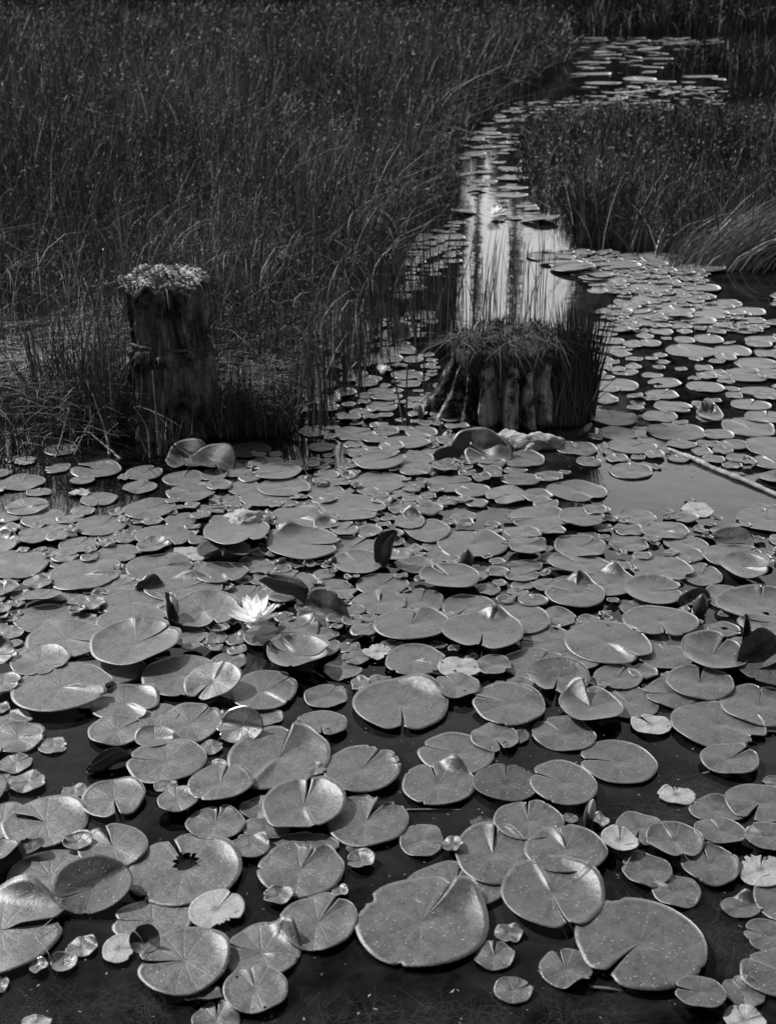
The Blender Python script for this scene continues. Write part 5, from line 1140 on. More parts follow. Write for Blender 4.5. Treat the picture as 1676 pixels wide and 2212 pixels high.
# pale crumpled leaf
def crumple(name, label, base, r, m, amp, cat):
    bm = bmesh.new(); bmesh.ops.create_icosphere(bm, subdivisions=4, radius=1)
    for v in bm.verts:
        p = v.co.copy(); k = 1 + amp * noise.noise(p * 2.3) + amp * .7 * noise.noise(p * 5.1) + amp * .4 * noise.noise(p * 11)
        v.co = Vector((p.x * r * 1.25, p.y * r, max(p.z, -.25) * r * .62)) * k
    ob = obj_bm(name, bm, m); ob.location = (base[0], base[1], base[2] + r * .12 + .008); return tag(ob, label, cat)
crumple('crumpled_leaf', 'pale crumpled leaf lying in a heap on the pads', (-0.452, 3.7471, 0.0), .052, M_PETALW, .35, 'dead leaf')
# standing dark buds and white buds
def bud(label, base, r, h, lean, tipwhite=False, m=None):
    root = empty('lily_bud', base, label, 'flower bud')
    bm = bmesh.new(); pts = []; rad = []
    for i in range(12):
        t = i / 11; pts.append((lean[0] * t, lean[1] * t, h * t - .005)); rad.append(r * max(.06, math.sin(math.pi * (t * .86 + .10)) ** .8))
    tube(bm, pts, rad, 12); obj_bm('sepals', bm, m or M_BUD, root)
    if tipwhite:
        bm = bmesh.new(); tube(bm, [(lean[0] * t + r * .28, lean[1] * t - r * .34, h * t) for t in np.linspace(.25, 1.0, 9)], [r * .8 * max(.08, math.sin(math.pi * (t * .8 + .12))) for t in np.linspace(0, 1, 9)], 10)
        obj_bm('petals', bm, M_PETALW, root)
    else:
        bm = bmesh.new(); tube(bm, [(0, 0, -.06), (0, 0, .004)], r * .3, 8); obj_bm('stem', bm, M_STALK, root)
    return root
bud('dark pointed bud standing upright at the rim of a large pad', (0.234, 3.4362, 0.0), .021, .062, (.0, 0))
bud('dark upright bud with a lit side near the right-edge pads', (0.8508, 3.1203, 0.0), .021, .07, (.006, 0))
bud('white-tipped bud slanting up out of black water near the arching stem', (0.4088, 2.1721, 0.0), .011, .065, (.006, .006), True)
bud('slanting white bud at the grassy stump\'s dark foot', (0.7295, 4.6175, 0.0), .014, .05, (.045, .02), True)
bud('small dark curled bud between two propped pads', (-0.1759, 3.432, 0.0), .016, .035, (.02, .01))
bud('dark knobbly bud in front of the big propped pad', (-0.3349, 3.432, 0.0), .017, .03, (.03, .01))
# ------------------------------------------------------------------ white water lilies
def petal_mesh(L, W, curl, m=None):
    v = []; q = []; ns, nw = 9, 5
    for i in range(ns + 1):
        t = i / ns; wdt = W * (math.sin(math.pi * min(1, t * .62 + .16)) ** .9) * (1 - t ** 5 * .98)
        for j in range(nw):
            s = (j / (nw - 1) - .5) * 2
            v.append((L * t, s * wdt * .5, curl * L * t * t + .16 * wdt * s * s))
    for i in range(ns):
        for j in range(nw - 1): q.append((i * nw + j, i * nw + j + 1, (i + 1) * nw + j + 1, (i + 1) * nw + j))
    return np.array(v), np.array(q)
def lily(label, base, S, whorls, name='water_lily', yaw=0):
    root = empty(name, base, label, 'water lily')
    for wi, (n, L, W, el, curl, off) in enumerate(whorls):
        for k in range(n):
            v, q = petal_mesh(L * S * random.uniform(.93, 1.05), W * S, curl)
            a = yaw + 2 * math.pi * (k + off) / n + random.uniform(-.08, .08)
            m = Matrix.Rotation(a, 3, 'Z') @ Matrix.Rotation(-R(el + random.uniform(-4, 4)), 3, 'Y')
            p = v @ np.array(m).T + np.array([math.cos(a) * .006, math.sin(a) * .006, .006 + wi * .002])
            o = mesh_np('sepal' if wi == 0 else 'petal', p, q, M_PETAL, root)
    bm = bmesh.new()
    for k in range(40):
        a = random.uniform(0, 6.28); r = random.uniform(.002, .010) * S / .07; h = random.uniform(.014, .024) * S / .07
        tube(bm, [(math.cos(a) * r, math.sin(a) * r, .01), (math.cos(a) * r * 1.2, math.sin(a) * r * 1.2, .01 + h * .6), (math.cos(a) * r * .7, math.sin(a) * r * .7, .01 + h)], .0012, 5)
    o = obj_bm('stamens', bm, M_STAMEN, root)
    return root
lily('open white water lily with pointed petals, brightest thing on the pond', (-0.3531, 3.01, 0.03), .074,
     [(4, 1.0, .40, 14, .10, 0), (7, 1.02, .40, 26, .12, .3), (8, .98, .38, 45, .06, 0), (7, .93, .34, 62, .02, .5), (5, .82, .30, 76, 0, .2)])
lily('closed white water lily on a dark stalk left of the grassy stump', (-0.0241, 5.3449, 0.03), .042,
     [(4, .9, .55, 62, -.12, 0), (5, 1.0, .5, 72, -.12, .3), (5, .95, .45, 80, -.1, 0)])
lily('tiny distant white water lily floating in the bright channel', (0.7894, 9.564, 0.02), .08,
     [(5, 1, .45, 22, .1, 0), (7, .95, .42, 42, .08, .3), (6, .85, .38, 62, 0, .1)])
# ------------------------------------------------------------------ stumps
def lathe(name, H, rfun, m, parent, nz_=40, na=120, cap=True, top=None):
    v = []; q = []
    for i in range(nz_ + 1):
        z = H * i / nz_
        for k in range(na):
            a = 2 * math.pi * k / na; r = rfun(a, i / nz_)
            v.append((r * math.cos(a), r * math.sin(a), z - .04 + (top(a) * (i / nz_) if top else 0)))
    for i in range(nz_):
        for k in range(na): q.append((i * na + k, i * na + (k + 1) % na, (i + 1) * na + (k + 1) % na, (i + 1) * na + k))
    if cap:
        b = len(v); v.append((0, 0, H - .05)); t0 = nz_ * na
        # inner ring
        for s in (.66, .33):
            st = len(v)
            for k in range(na):
                p = v[nz_ * na + k]; v.append((p[0] * s, p[1] * s, H - .045 + .02 * nz(p[0] * s, p[1] * s, 2, 14)))
            for k in range(na): q.append((t0 + k, t0 + (k + 1) % na, st + (k + 1) % na, st + k))
            t0 = st
        for k in range(0, na, 2): q.append((t0 + k, t0 + k + 1, t0 + (k + 2) % na, b))
    return mesh_np(name, np.array(v), np.array(q), m, parent)
GS = (0.4916, 4.7573, 0.0)
SX, SZ = (0.4857, 4.7, 0.0193)[0], (0.4857, 4.7, 0.0193)[2]
def at_depth(x, y, Yd):
    # stump elevation drawing: 3.104 units per photo pixel, 4.95 m away, water line at unit 1330
    k = 4.95 / 3193 / 3.104
    return (SX + (x - 889) * k, Yd, max(-.03, (1345 - y) * k * 1.06))
g = empty('tree_stump', (GS[0], GS[1] + .20, 0), 'fluted tree stump standing in water, its top grown over with dry grass', 'tree stump')
cols = [(-.50, .15, .02), (-.06, .17, .015), (.24, .10, .045), (.64, .15, .03), (1.06, .14, .03), (-.84, .11, .04), (-1.12, .10, .11), (-1.42, .12, .20), (-1.80, .12, .13), (1.5, .16, .03), (1.95, .16, .03), (2.4, .16, .03), (2.85, .16, .03), (-2.4, .16, .03)]
def rg(a, t):
    r = .158 - .020 * t
    f = 0; fl = 0
    for c, wd, flare in cols:
        w_ = wd * (1 + .25 * nz(c * 5, t * 2.2, 3)); c_ = c - 1.5708 + .06 * nz(c * 7, t * 1.6, 9)
        d = abs((a - c_ + math.pi) % (2 * math.pi) - math.pi); g_ = math.exp(-(d / w_) ** 4)
        if g_ > f: f = g_
        fl += flare * g_ * max(0, 1 - t) ** 1.8
    r += .085 * f * (1 + .18 * nz(a * 4, t * 3, 5)) + fl
    ca, sa = math.cos(a), math.sin(a)
    return r + .014 * nz(ca * 9, sa * 9, t * 3.2) + .010 * nz(ca * 24, sa * 24, t * 1.8) + .005 * nz(ca * 55, sa * 55, t * 3) + .004 * nz(ca * 16, sa * 16, t * 22)
lathe('trunk', .325, rg, M_BARK, g, 70, 420)
def moss_cap(name, parent, R0, zc, thick, m, overhang=.04, sd=1, oval=1.0, rough=1.0):
    v = []; q = []; na, nr = 90, 16
    for i in range(nr + 1):
        t = i / nr
        for k in range(na):
            a = 2 * math.pi * k / na
            rr = R0 * (1 + .16 * nz(math.cos(a) * 2.5, math.sin(a) * 2.5, sd) + .08 * nz(math.cos(a) * 8, math.sin(a) * 8, sd))
            if t < .72: r = rr * t / .72; z = thick * (1 - (t / .72) ** 3 * .5)
            else: u = (t - .72) / .28; r = rr * (1 + .06 * math.sin(u * 3.1) - .10 * u); z = thick * .5 - u * (thick * .7 + overhang * (1 + nz(a * 5, sd, 0)))
            x, y = r * math.cos(a), r * math.sin(a) * oval
            v.append((x, y, zc + z + rough * (.022 * nz(x, y, sd, 16) + .012 * nz(x, y, z + sd, 45) + .005 * nz(x, y, z, 120))))
    for i in range(nr):
        for k in range(na): q.append((i * na + k, i * na + (k + 1) % na, (i + 1) * na + (k + 1) % na, (i + 1) * na + k))
    return mesh_np(name, np.array(v), np.array(q), m, parent)
moss_cap('moss_cap', g, .232, .262, .055, M_MOSS, .055, sd=2, rough=1.5)
def tuft(name, parent, pts, h, wid, mat, lean, hvar=.5, seed=0, droop=(.1, .7), face=(-.9, .9)):
    rs = np.random.default_rng(seed); pts = np.array(pts); n = len(pts)
    la = rs.uniform(0, 2 * np.pi, n); hh = h * rs.uniform(1 - hvar, 1 + hvar * .4, n)
    lm = np.abs(rs.normal(0, lean, n)) * hh; le = np.stack([np.cos(la), np.sin(la)], 1) * lm[:, None]
    vv, qq = ribbons(pts, hh, le, wid * rs.uniform(.5, 1.5, n), rs.uniform(face[0], face[1], n), rs.uniform(droop[0], droop[1], n) * np.clip(lm / hh, 0, 1.2))
    return mesh_np(name, vv, qq, mat, parent)
def clump_pts(cx, cy, r, n, z, seed, k=12, sd=.03):
    rs = np.random.default_rng(seed); a = rs.uniform(0, 6.28, k); rr = r * np.sqrt(rs.uniform(0, 1, k)); i = rs.integers(0, k, n)
    return np.stack([cx + rr[i] * np.cos(a[i]) + rs.normal(0, sd, n), cy + rr[i] * np.sin(a[i]) + rs.normal(0, sd, n), np.full(n, z)], 1)
def disc_pts(cx, cy, r, n, z, seed):
    rs = np.random.default_rng(seed); a = rs.uniform(0, 6.28, n); rr = r * np.sqrt(rs.uniform(0, 1, n))
    return np.stack([cx + rr * np.cos(a), cy + rr * np.sin(a), np.full(n, z)], 1)
tuft('dry_grass', g, clump_pts(-.02, -.05, .2, 360, .30, 1), .11, .0026, M_STRAW, 1.7, .6, 2, (.5, 1.5))
tuft('grass_cover', g, clump_pts(0, 0, .22, 1700, .285, 3, 26, .035), .06, .0042, M_SEDGE, 1.3, .8, 4, (.3, 1.3))
tuft('hanging_grass', g, [(.215 * math.cos(a), .215 * math.sin(a) , .29) for a in np.random.default_rng(8).uniform(-3.3, .3, 300)], .05, .003, M_SEDGE, 2.0, .5, 5, (1.5, 3.2))
SD = (0.7745, 4.7744, 0.0)
sed = empty('sedge_tuft', (SD[0], SD[1] + .1, 0), 'upright sedge tuft growing against the right-side flank of the grassy stump', 'sedge')
tuft('blades', sed, disc_pts(-.03, .0, .085, 420, -.02, 21), .46, .0052, M_SEDGE, .17, .45, 22, (.0, .5))
tuft('low_blades', sed, disc_pts(-.07, -.02, .12, 500, -.02, 23), .26, .0045, M_REED, .35, .6, 24, (.0, .6))
tuft('dry_blades', sed, disc_pts(-.05, -.01, .085, 150, .0, 25), .42, .0045, M_STRAW, .25, .4, 26, (.0, .5))
MS = (-0.8343, 4.5543, 0.0)
ms = empty('tree_stump', (MS[0], MS[1] + .16, 0), 'tall dark mossy stump with a pale lichen cap, on the grassy shore', 'tree stump')
def rm(a, t):
    ca, sa = math.cos(a), math.sin(a)
    r = .150 + .045 * math.exp(-t * 4) - .010 * t + .032 * nz(ca * 1.8, sa * 1.8, t * 1.2 + 4)
    aw = a * 4.3 + .8 * nz(t * 3, 1.0) + .5 * nz(a * 3, t * 2)
    r += .016 * noise.cell(Vector((aw, t * 2.1 + .6 * nz(a * 2, 7), 3.0))) + .010 * noise.cell(Vector((aw * 2.3, t * 3.7, 9.0)))
    r += .012 * nz(ca * 14, sa * 14, t * 3) + .008 * nz(ca * 34, sa * 34, t * 7)
    if t > .62 + .035 * nz(a * 2.2, 5): r -= .016
    return r
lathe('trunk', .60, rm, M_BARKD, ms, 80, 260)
for a0, a1 in ((-2.45, -1.75), (-1.6, -.75)):
    bm = bmesh.new(); aa = np.linspace(a0, a1, 16)
    tube(bm, [((.163 + .006 * nz(a * 9, 2)) * math.cos(a), (.163 + .006 * nz(a * 9, 2)) * math.sin(a), .372 - .028 * (math.cos(a) + 1) / 2 + .010 * nz(a * 5, 1)) for a in aa], [.006 * max(.15, math.sin((a - a0) / (a1 - a0) * 3.14)) + .003 * abs(nz(a * 11, 3)) for a in aa], 7)
    obj_bm('bark_ledge', bm, M_BARKM, ms)
moss_cap('lichen_cap', ms, .156, .565, .04, M_LICHEN, -.012, sd=7, rough=1.8)
# small lichen scales on the cap
rs = np.random.default_rng(31); bmv = []; bmq = []
for k in range(1700):
    a = rs.uniform(0, 6.28); r = .165 * math.sqrt(rs.uniform(0, 1)); x, y = r * math.cos(a), r * math.sin(a)
    z = .565 + .04 * (1 - (r / .165) ** 3 * .5) + 1.8 * .022 * nz(x, y, 7, 16) + rs.uniform(-.004, .012)
    s = rs.uniform(.002, .0075); u = rs.normal(size=3); u /= np.linalg.norm(u); wv = np.cross(u, [0.2, .1, 1.0]); wv /= np.linalg.norm(wv)
    p = np.array([x, y, z]); b = len(bmv)
    bmv += [p - u * s - wv * s, p + u * s - wv * s * .6, p + u * s * .9 + wv * s, p - u * s * .8 + wv * s * .9]; bmq.append((b, b + 1, b + 2, b + 3))
mesh_np('lichen_scales', np.array(bmv), np.array(bmq), M_LICHEN, ms, False)
tuft('moss_skirt', ms, [(.15 * math.cos(a), .15 * math.sin(a), .575) for a in np.random.default_rng(9).uniform(0, 6.28, 260)], .05, .005, M_REED, 1.2, .6, 6, (1.2, 3.2))
for k, (dx, dy, r_, n_, h_) in enumerate(((-.22, -.03, .10, 260, .42), (.22, -.02, .11, 300, .30), (.36, .04, .14, 340, .24), (-.40, .05, .16, 300, .46), (.02, -.21, .12, 110, .18))):
    tag(tuft('grass_tuft', None, disc_pts(MS[0] + dx, MS[1] + .16 + dy, r_, n_, -.02, 80 + k), h_, .0045, M_REED, .45, .6, 90 + k, (.1, .8)), ('ragged dark grass against the mossy stump\'s sunlit flank', 'low dark grass at the mossy stump\'s shaded flank', 'grass sloping from the mossy stump toward the water', 'tall dark grass beside the flattened straw', 'few short blades at the mossy stump\'s near foot')[k], 'grass tuft')
# bank grass hummock behind and beside the mossy stump, dry straw mat, front stalks
def strew(name, label, poly, n, L, wid, mat, zr, seed, dirang=0.2, spread=.5, slope=0):
    rs = np.random.default_rng(seed); V = []; Q = []; xs = [p[0] for p in poly]; ys = [p[1] for p in poly]
    x = rs.uniform(min(xs), max(xs), n * 3); y = rs.uniform(min(ys), max(ys), n * 3); k = inside(poly, x, y); x, y = x[k][:n], y[k][:n]; n = len(x)
    z = rs.uniform(zr[0], zr[1], n) + (slope * (y - min(ys)) / (max(ys) - min(ys)) if slope else 0); a = rs.normal(dirang, spread, n); l = L * rs.uniform(.4, 1.2, n)
    base = np.stack([x, y, z], 1); le = np.stack([np.cos(a), np.sin(a)], 1) * l[:, None]
    v, q = ribbons(base, l * rs.uniform(.02, .25, n), le, wid * rs.uniform(.6, 1.4, n), a + 1.57, rs.uniform(.6, 1.4, n))
    return tag(mesh_np(name, v, q, mat), label, None, None, 'stuff')
strew('straw_mat', 'flattened pale dry straw beside the mossy stump', [(-1.8371, 5.0454), (-1.9767, 5.4998), (-1.3145, 6.0486), (-1.1912, 5.525), (-1.3618, 4.9829)], 760, .36, .0034, M_STRAW_PALE, (.03, .15), 41, .25, .5, .05)
strew('fallen_grass', 'dark tangled grass sloping from the mossy stump into the water', [(-0.6816, 4.6347), (-0.8463, 6.1823), (-0.1843, 6.3691), (-0.2869, 5.525), (-0.3755, 4.9829), (-0.4437, 4.6621)], 1500, .2, .004, M_REED, (.0, .16), 42, -.6, 1.2)
strew('fallen_grass', 'dry broken stalks hanging over the shaded water by the shore', [(-1.5054, 4.3271), (-1.7032, 4.9829), (-1.0627, 5.1093), (-0.9382, 4.5281)], 260, .26, .003, M_REED, (.03, .22), 43, -.5, 1.0)
def stalk(name, label, pts, r0, r1, mat, cat, group=None, n=10):
    bm = bmesh.new(); p = curve_pts(pts, n); tube(bm, p, list(np.linspace(r0, r1, len(p))), 6, .6)
    return tag(obj_bm(name, bm, mat), label, cat, group)
M_BLADE = simple('bent_reed_blade', .10, .26, 20, .6, bmp=0)
for k, (a, b) in enumerate((((600, 1225), (520, 900)), ((760, 1440), (540, 960)), ((1000, 1440), (850, 1200)), ((1030, 1210), (1040, 800)), ((690, 1300), (560, 1000)), ((420, 1500), (500, 1300)))):
    pass
FR = [((205, 930), (262, 985), (0, .02)), ((248, 770), (235, 990), (.3, .0)), ((196, 990), (250, 795), (.0, .28)), ((150, 975), (200, 900), (0, .12)), ((318, 985), (290, 880), (0, .2)), ((90, 970), (160, 860), (0, .2)), ((230, 1000), (170, 905), (0, .12)), ((322, 990), (335, 760), (0, .34))]
FRP = [((-0.9731, 4.366, 0.0), (-1.0506, 4.45, 0.0276), (-1.1693, 4.55, 0.0807)), ((-1.0206, 4.4006, 0.0), (-1.0525, 4.5, 0.0647), (-1.1122, 4.6, 0.1777)), ((-1.1533, 4.4006, 0.0), (-1.1142, 4.45, 0.0818), (-1.0746, 4.45, 0.1444)),
       ((-1.2154, 4.3759, 0.0), (-1.2013, 4.45, 0.0638), (-1.1785, 4.5, 0.155)), ((-0.8386, 4.4006, 0.0), (-0.8437, 4.42, 0.1454), (-0.8448, 4.42, 0.32)), ((-0.8684, 4.3759, 0.0), (-0.8806, 4.42, 0.101), (-0.9282, 4.45, 0.1711)),
       ((-1.7005, 5.525, 0.0), (-1.8032, 5.9, 0.1178), (-1.8014, 5.9, 0.3596)), ((-1.8466, 6.1823, 0.0), (-1.9613, 6.6, 0.0905), (-1.9923, 6.6, 0.2848)), ((-1.1704, 5.525, 0.0), (-1.2033, 5.6, 0.108), (-1.3892, 5.7, 0.1896)), ((-1.2447, 5.8371, 0.0), (-1.2605, 5.9, 0.1178), (-1.2586, 5.9, 0.2506))]
lbl = ['broad dry reed blade bent down to the water', 'thick dry reed blade leaning outward by the stump', 'pale reed blade slanting up out of dark water', 'thin reed blade standing near the shaded shore', 'upright reed blade against the mossy stump',
       'curved reed blade arching beside the mossy stump', 'tall pale reed stem at the left-edge grass', 'tall bright reed blade in the left-edge grass', 'long reed blade slanting behind the mossy stump', 'short bright reed blade beside the lichen cap']
for k, pts in enumerate(FRP): stalk('reed_blade', lbl[k], pts, .007 if k < 2 else .0045, .002, M_BLADE, 'reed', 'bent reed blades on the shore')
# thin dark stalks in the water gap left of the grassy stump
SK = [((0.0614, 4.7446, 0.0), (0.0315, 4.86, 0.1275), (-0.0031, 4.9, 0.2712)), ((0.0739, 4.7367, 0.0), (0.071, 4.7, 0.1606), (0.0756, 4.72, 0.2569)), ((0.1529, 5.1459, 0.0), (0.1463, 5.05, 0.1376), (0.1492, 5.05, 0.2216))]
for k, pts in enumerate(SK): stalk('bare_stalk', ['leaning bare dark stalk, tallest in the gap before the stump', 'straight bare stalk with a bright tip, nearest in the gap', 'short bare stalk rising beside the stump\'s root'][k], pts, .0042, .0025, M_STALK, 'stalk')
# reeds standing in open water behind the grassy stump
bx = []
rs = random.Random(77)
for k in range(150):
    xd = rs.choice([rs.uniform(935, 985), rs.uniform(860, 990), rs.uniform(700, 870)])
    bx.append(xd)
def sparse(name, label, poly, n, h, seed, mat=M_REED, wid=.0055, lean=.12):
    rs = np.random.default_rng(seed); xs = [p[0] for p in poly]; ys = [p[1] for p in poly]
    x = rs.uniform(min(xs), max(xs), n * 6); y = rs.uniform(min(ys), max(ys), n * 6); k = inside(poly, x, y); x, y = x[k][:n], y[k][:n]
    ob = tuft(name, None, np.stack([x, y, np.full(len(x), -.02)], 1), h, wid, mat, lean, .5, seed, (0, .5))
    return tag(ob, label, None, None, 'stuff')
sparse('standing_reeds', 'thin reeds standing in the water behind the grassy stump', [(0.1305, 5.6002), (0.1065, 6.8838), (0.3782, 6.9959), (0.317, 5.7561)], 80, .55, 51)
sparse('standing_reeds', 'thin reeds standing in the water between the two stumps', [(-0.392, 4.6898), (-0.3232, 5.8371), (0.0527, 6.4663), (0.1426, 6.1823), (-0.129, 4.9829), (-0.2581, 4.5281)], 240, .38, 52)
sparse('standing_reeds', 'a few thin reeds standing in the bright channel', [(0.3238, 5.6772), (0.4292, 8.0289), (0.8824, 8.3323), (0.9599, 7.2304), (0.7905, 5.8371)], 90, .42, 54, M_REED, .0045, .15)
sparse('standing_reeds', 'bent reeds at the edge of the bank beyond the pole', [(1.2364, 8.492), (1.3144, 9.1921), (1.7597, 8.6575), (2.5602, 8.178), (2.4152, 7.6774), (1.6852, 7.9563)], 520, .5, 53, M_REED, .009, .5)
def strands(label, poly, n, h, seed, mat):
    rs = np.random.default_rng(seed); xs = [p[0] for p in poly]; ys = [p[1] for p in poly]
    x = rs.uniform(min(xs), max(xs), n * 5); y = rs.uniform(min(ys), max(ys), n * 5); k = inside(poly, x, y); x, y = x[k][:n], y[k][:n]; n = len(x)
    z = rs.uniform(0, .3, n); hh = h * rs.uniform(.4, 1.1, n); a = rs.uniform(0, 6.28, n); lm = hh * np.abs(rs.normal(.5, .45, n))
    v, q = ribbons(np.stack([x, y, z], 1), hh, np.stack([np.cos(a), np.sin(a)], 1) * lm[:, None], .0045 * rs.uniform(.5, 1.4, n), rs.uniform(-.8, .8, n), np.clip(lm / hh, 0, 1) * rs.uniform(.3, 1.1, n))
    tag(mesh_np('pale_strands', v, q, mat), label, None, None, 'stuff')
strands('pale bent strands through the grass behind the two stumps', [(-2.0483, 5.8371), (-2.5659, 7.4798), (0.1167, 7.6105), (0.0534, 6.5663), (-0.2254, 6.1823), (-0.7026, 5.525)], 800, .5, 63, M_STRAW)
strands('pale bent strands along the bank beyond the pole', [(1.2702, 8.7425), (1.3569, 9.3841), (3.0122, 8.6575), (2.7174, 7.7454), (1.901, 7.8848)], 260, .4, 64, M_SEDGE)
strands('broken pale stems in the thicket between the stumps', [(-0.516, 4.8618), (-0.5069, 5.6772), (-0.1818, 6.2744), (0.102, 6.5663), (-0.1583, 5.3799), (-0.2871, 4.7459)], 260, .28, 65, M_STRAW)
# floating specks and debris
rs = np.random.default_rng(66); n = 2600
yy = rs.uniform(1.4, 6.5, n); xx = rs.uniform(-.36, .36, n) * yy * 1.05
a = rs.uniform(0, 6.28, n); l = rs.uniform(.001, .0032, n) * np.where(rs.uniform(0, 1, n) < .04, 2.2, 1); wd = rs.uniform(.0007, .0017, n)
da = np.stack([np.cos(a), np.sin(a), np.zeros(n)], 1); db = np.stack([-np.sin(a), np.cos(a), np.zeros(n)], 1); c = np.stack([xx, yy, rs.uniform(.0006, .0015, n)], 1)
v = np.stack([c - da * l[:, None] - db * wd[:, None], c + da * l[:, None] - db * wd[:, None] * .5, c + da * l[:, None] + db * wd[:, None], c - da * l[:, None] + db * wd[:, None] * .7], 1).reshape(-1, 3)
tag(mesh_np('floating_debris', v, np.arange(n * 4).reshape(-1, 4), M_STRAW, None, False), 'specks of pollen and plant bits floating on the water', None, None, 'stuff')
# bent pale sheaf at the right bank
rs = np.random.default_rng(61); n = 520
bs = (2.0596, 7.8285, 0.0)
base = np.stack([bs[0] + rs.normal(0, .13, n), bs[1] + rs.normal(.0, .07, n), np.zeros(n)], 1); hh = rs.uniform(.22, .50, n)
le = np.stack([rs.uniform(.2, .7, n), rs.normal(0, .08, n)], 1)
v, q = ribbons(base, hh, le, .011 * rs.uniform(.5, 1.3, n), rs.uniform(-.5, .5, n), rs.uniform(0, .4, n))
tag(mesh_np('grass_sheaf', v, q, M_STRAW_PALE), 'pale bent sheaf of grass leaning from the bank beyond the pole', 'grass tuft')
# ------------------------------------------------------------------ driftwood, pole
dl = [(0.3932, 4.5691, 0.012), (0.4293, 4.5461, 0.02), (0.4765, 4.5206, 0.018), (0.5178, 4.4862, 0.015), (0.5718, 4.4957, 0.022), (0.6137, 4.5071, 0.01), (0.6579, 4.5644, -0.015)]
d = empty('driftwood', (dl[3][0], dl[3][1], 0), 'bleached driftwood log lying in front of the grassy stump', 'driftwood')
bm = bmesh.new(); p = [Vector(a) - Vector((dl[3][0], dl[3][1], 0)) for a in curve_pts(dl, 6)]
tube(bm, p, [(.020 + .018 * math.sin(i / len(p) * 3.1) + .006 * nz(i * .6, 2)) * (.55 + .45 * min(1, i / 6)) for i in range(len(p))], 28)
for vt in bm.verts: vt.co += Vector((0, .012 * nz(vt.co.x, vt.co.z * 3, 1, 22) + .004 * nz(vt.co.x * .4, vt.co.z, 1, 150), .012 * nz(vt.co.x, vt.co.y * 2, 5, 24) + .004 * nz(vt.co.x * .4, vt.co.y, 5, 150)))
obj_bm('log', bm, M_LOG, d)
bm = bmesh.new(); tube(bm, [p[22] + Vector((0, -.005, .0)), p[22] + Vector((-.03, -.05, -.004)), p[22] + Vector((-.05, -.075, -.012))], [.02, .015, .006], 10); obj_bm('branch_stub', bm, M_LOG, d)
pl = [(1.0413, 4.5197, -0.012), (1.0729, 4.4204, 0.002), (1.1192, 4.3357, 0.007), (1.1606, 4.2548, 0.006), (1.2449, 4.1228, 0.007), (1.3148, 4.0032, 0.004), (1.4246, 3.8162, 0.002)]
pp = empty('pole', pl[1], 'long pale weathered pole floating across the water gap', 'pole')
bm = bmesh.new(); cp = [Vector(a) - Vector(pl[1]) for a in curve_pts(pl, 10)]
tube(bm, cp, [(.0085 + .0022 * nz(i * .4, 9)) * (1 + .25 * math.exp(-((i - 22) / 1.5) ** 2) + .2 * math.exp(-((i - 37) / 1.2) ** 2)) for i in range(len(cp))], 12); obj_bm('shaft', bm, M_POLE, pp)
bm = bmesh.new(); tube(bm, [c + Vector((0, -.001, .0022)) for c in cp[10:29]], [.0078 * min(1, (k + 1) / 4, (20 - k) / 5) for k in range(19)], 10); obj_bm('peeled_wood', bm, M_LOG, pp)
# ------------------------------------------------------------------ submerged stems and weed
ST = [((-0.5049, 1.7993, -0.01), (-0.5492, 1.7747, -0.02), (-0.5999, 1.7668, -0.06), 'sunken stem running from the pale stub toward the viewer'),
      ((-0.6216, 1.6812, -0.02), (-0.6361, 1.6728, -0.025), (-0.6612, 1.6795, -0.05), 'short sunken stem near the photo\'s near corner'),
      ((0.7057, 2.3653, 0.002), (0.631, 2.3571, -0.015), (0.5892, 2.3286, -0.02), (0.5707, 2.3033, -0.05), 'arching thin stem looping through dark water'),
      ((0.429, 2.273, -0.01), (0.4694, 2.2914, -0.02), (0.5181, 2.2882, -0.03), (0.5666, 2.2926, -0.05), 'long sunken stem curving to the weed clump'),
      ((0.6351, 2.2237, -0.01), (0.5995, 2.2404, -0.02), (0.5674, 2.2969, -0.05), 'straight sunken stem from the pointed pad'),
      ((0.3478, 1.7151, 0.003), (0.3859, 1.7095, 0.003), (0.442, 1.7158, -0.02), (0.5066, 1.7263, -0.05), 'pale floating stem below the giant pad'),
      ((0.039, 2.2266, 0.002), (0.1089, 2.2292, 0.001), (0.1866, 2.232, -0.004), 'pale straight twig floating near the bright-rim pad'),
      ((0.4508, 2.1803, -0.006), (0.4678, 2.1732, -0.02), (0.4917, 2.1853, -0.05), 'thin stem under the small white-ribbed leaf')]
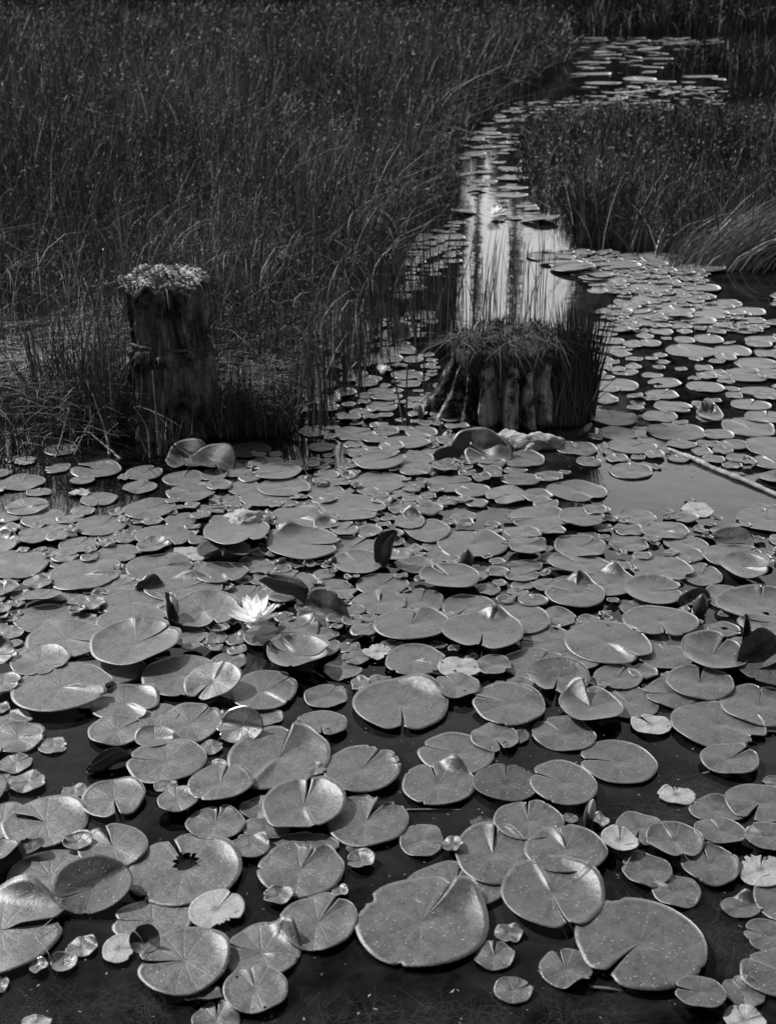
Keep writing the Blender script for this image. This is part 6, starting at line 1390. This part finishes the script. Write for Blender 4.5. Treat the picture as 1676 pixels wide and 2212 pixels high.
for s in ST: stalk('sunken_stalk', s[-1], s[:-1], .0035, .0026, M_STEM, 'stem', None, 8)
wm = []
rs = np.random.default_rng(71)
WV = []; WQ = []; wo = 0
for (poly, n) in (([(0.46, 2.3219), (0.7438, 2.3761), (0.6895, 2.1542), (0.4585, 2.1542)], 520), ([(0.3983, 1.996), (0.7081, 1.996), (0.6552, 1.7972), (0.3855, 1.9108)], 460), ([(-0.1738, 1.6987), (0.401, 1.6767), (0.3909, 1.6182), (-0.1875, 1.6182)], 700), ([(-0.6546, 1.6987), (-0.4485, 1.7412), (-0.3665, 1.6182), (-0.6323, 1.6182)], 500)):
    xs = [p[0] for p in poly]; ys = [p[1] for p in poly]
    x = rs.uniform(min(xs), max(xs), n); y = rs.uniform(min(ys), max(ys), n); z = rs.uniform(-.05, -.006, n); a = rs.uniform(0, 6.28, n); l = rs.uniform(.02, .09, n)
    v, q = ribbons(np.stack([x, y, z], 1), l * rs.uniform(-.1, .05, n), np.stack([np.cos(a), np.sin(a)], 1) * l[:, None], np.full(n, .0013), a + 1.57, rs.uniform(0, .5, n))
    v[:, 2] = np.minimum(v[:, 2], -.004); WV.append(v); WQ.append(q + wo); wo += len(v)
tag(mesh_np('water_weed', np.concatenate(WV), np.concatenate(WQ), M_WEED), 'fine sunken weed in the dark gaps between pads', None, None, 'stuff')
# hair-like threads
TH = [([(0.4686, 2.0869, 0.02), (0.4989, 2.0907, 0.02), (0.492, 2.0765, 0.015), (0.4726, 2.0467, 0.015), (0.4575, 2.0138, 0.018), (0.4657, 2.0074, 0.016), (0.4769, 2.0056, 0.016)], 'pale hair-like thread draped over the cupped pale pad'),
      ([(-0.6142, 1.8675, 0.02), (-0.629, 1.8467, 0.016), (-0.6347, 1.8303, 0.014), (-0.6168, 1.8056, 0.014), (-0.602, 1.7852, 0.016), (-0.5953, 1.7763, 0.008)], 'pale hair-like thread on the big left-edge pad')]
for pts, l in TH: stalk('thread', l, pts, .0008, .0006, M_LOG, 'thread', None, 8)
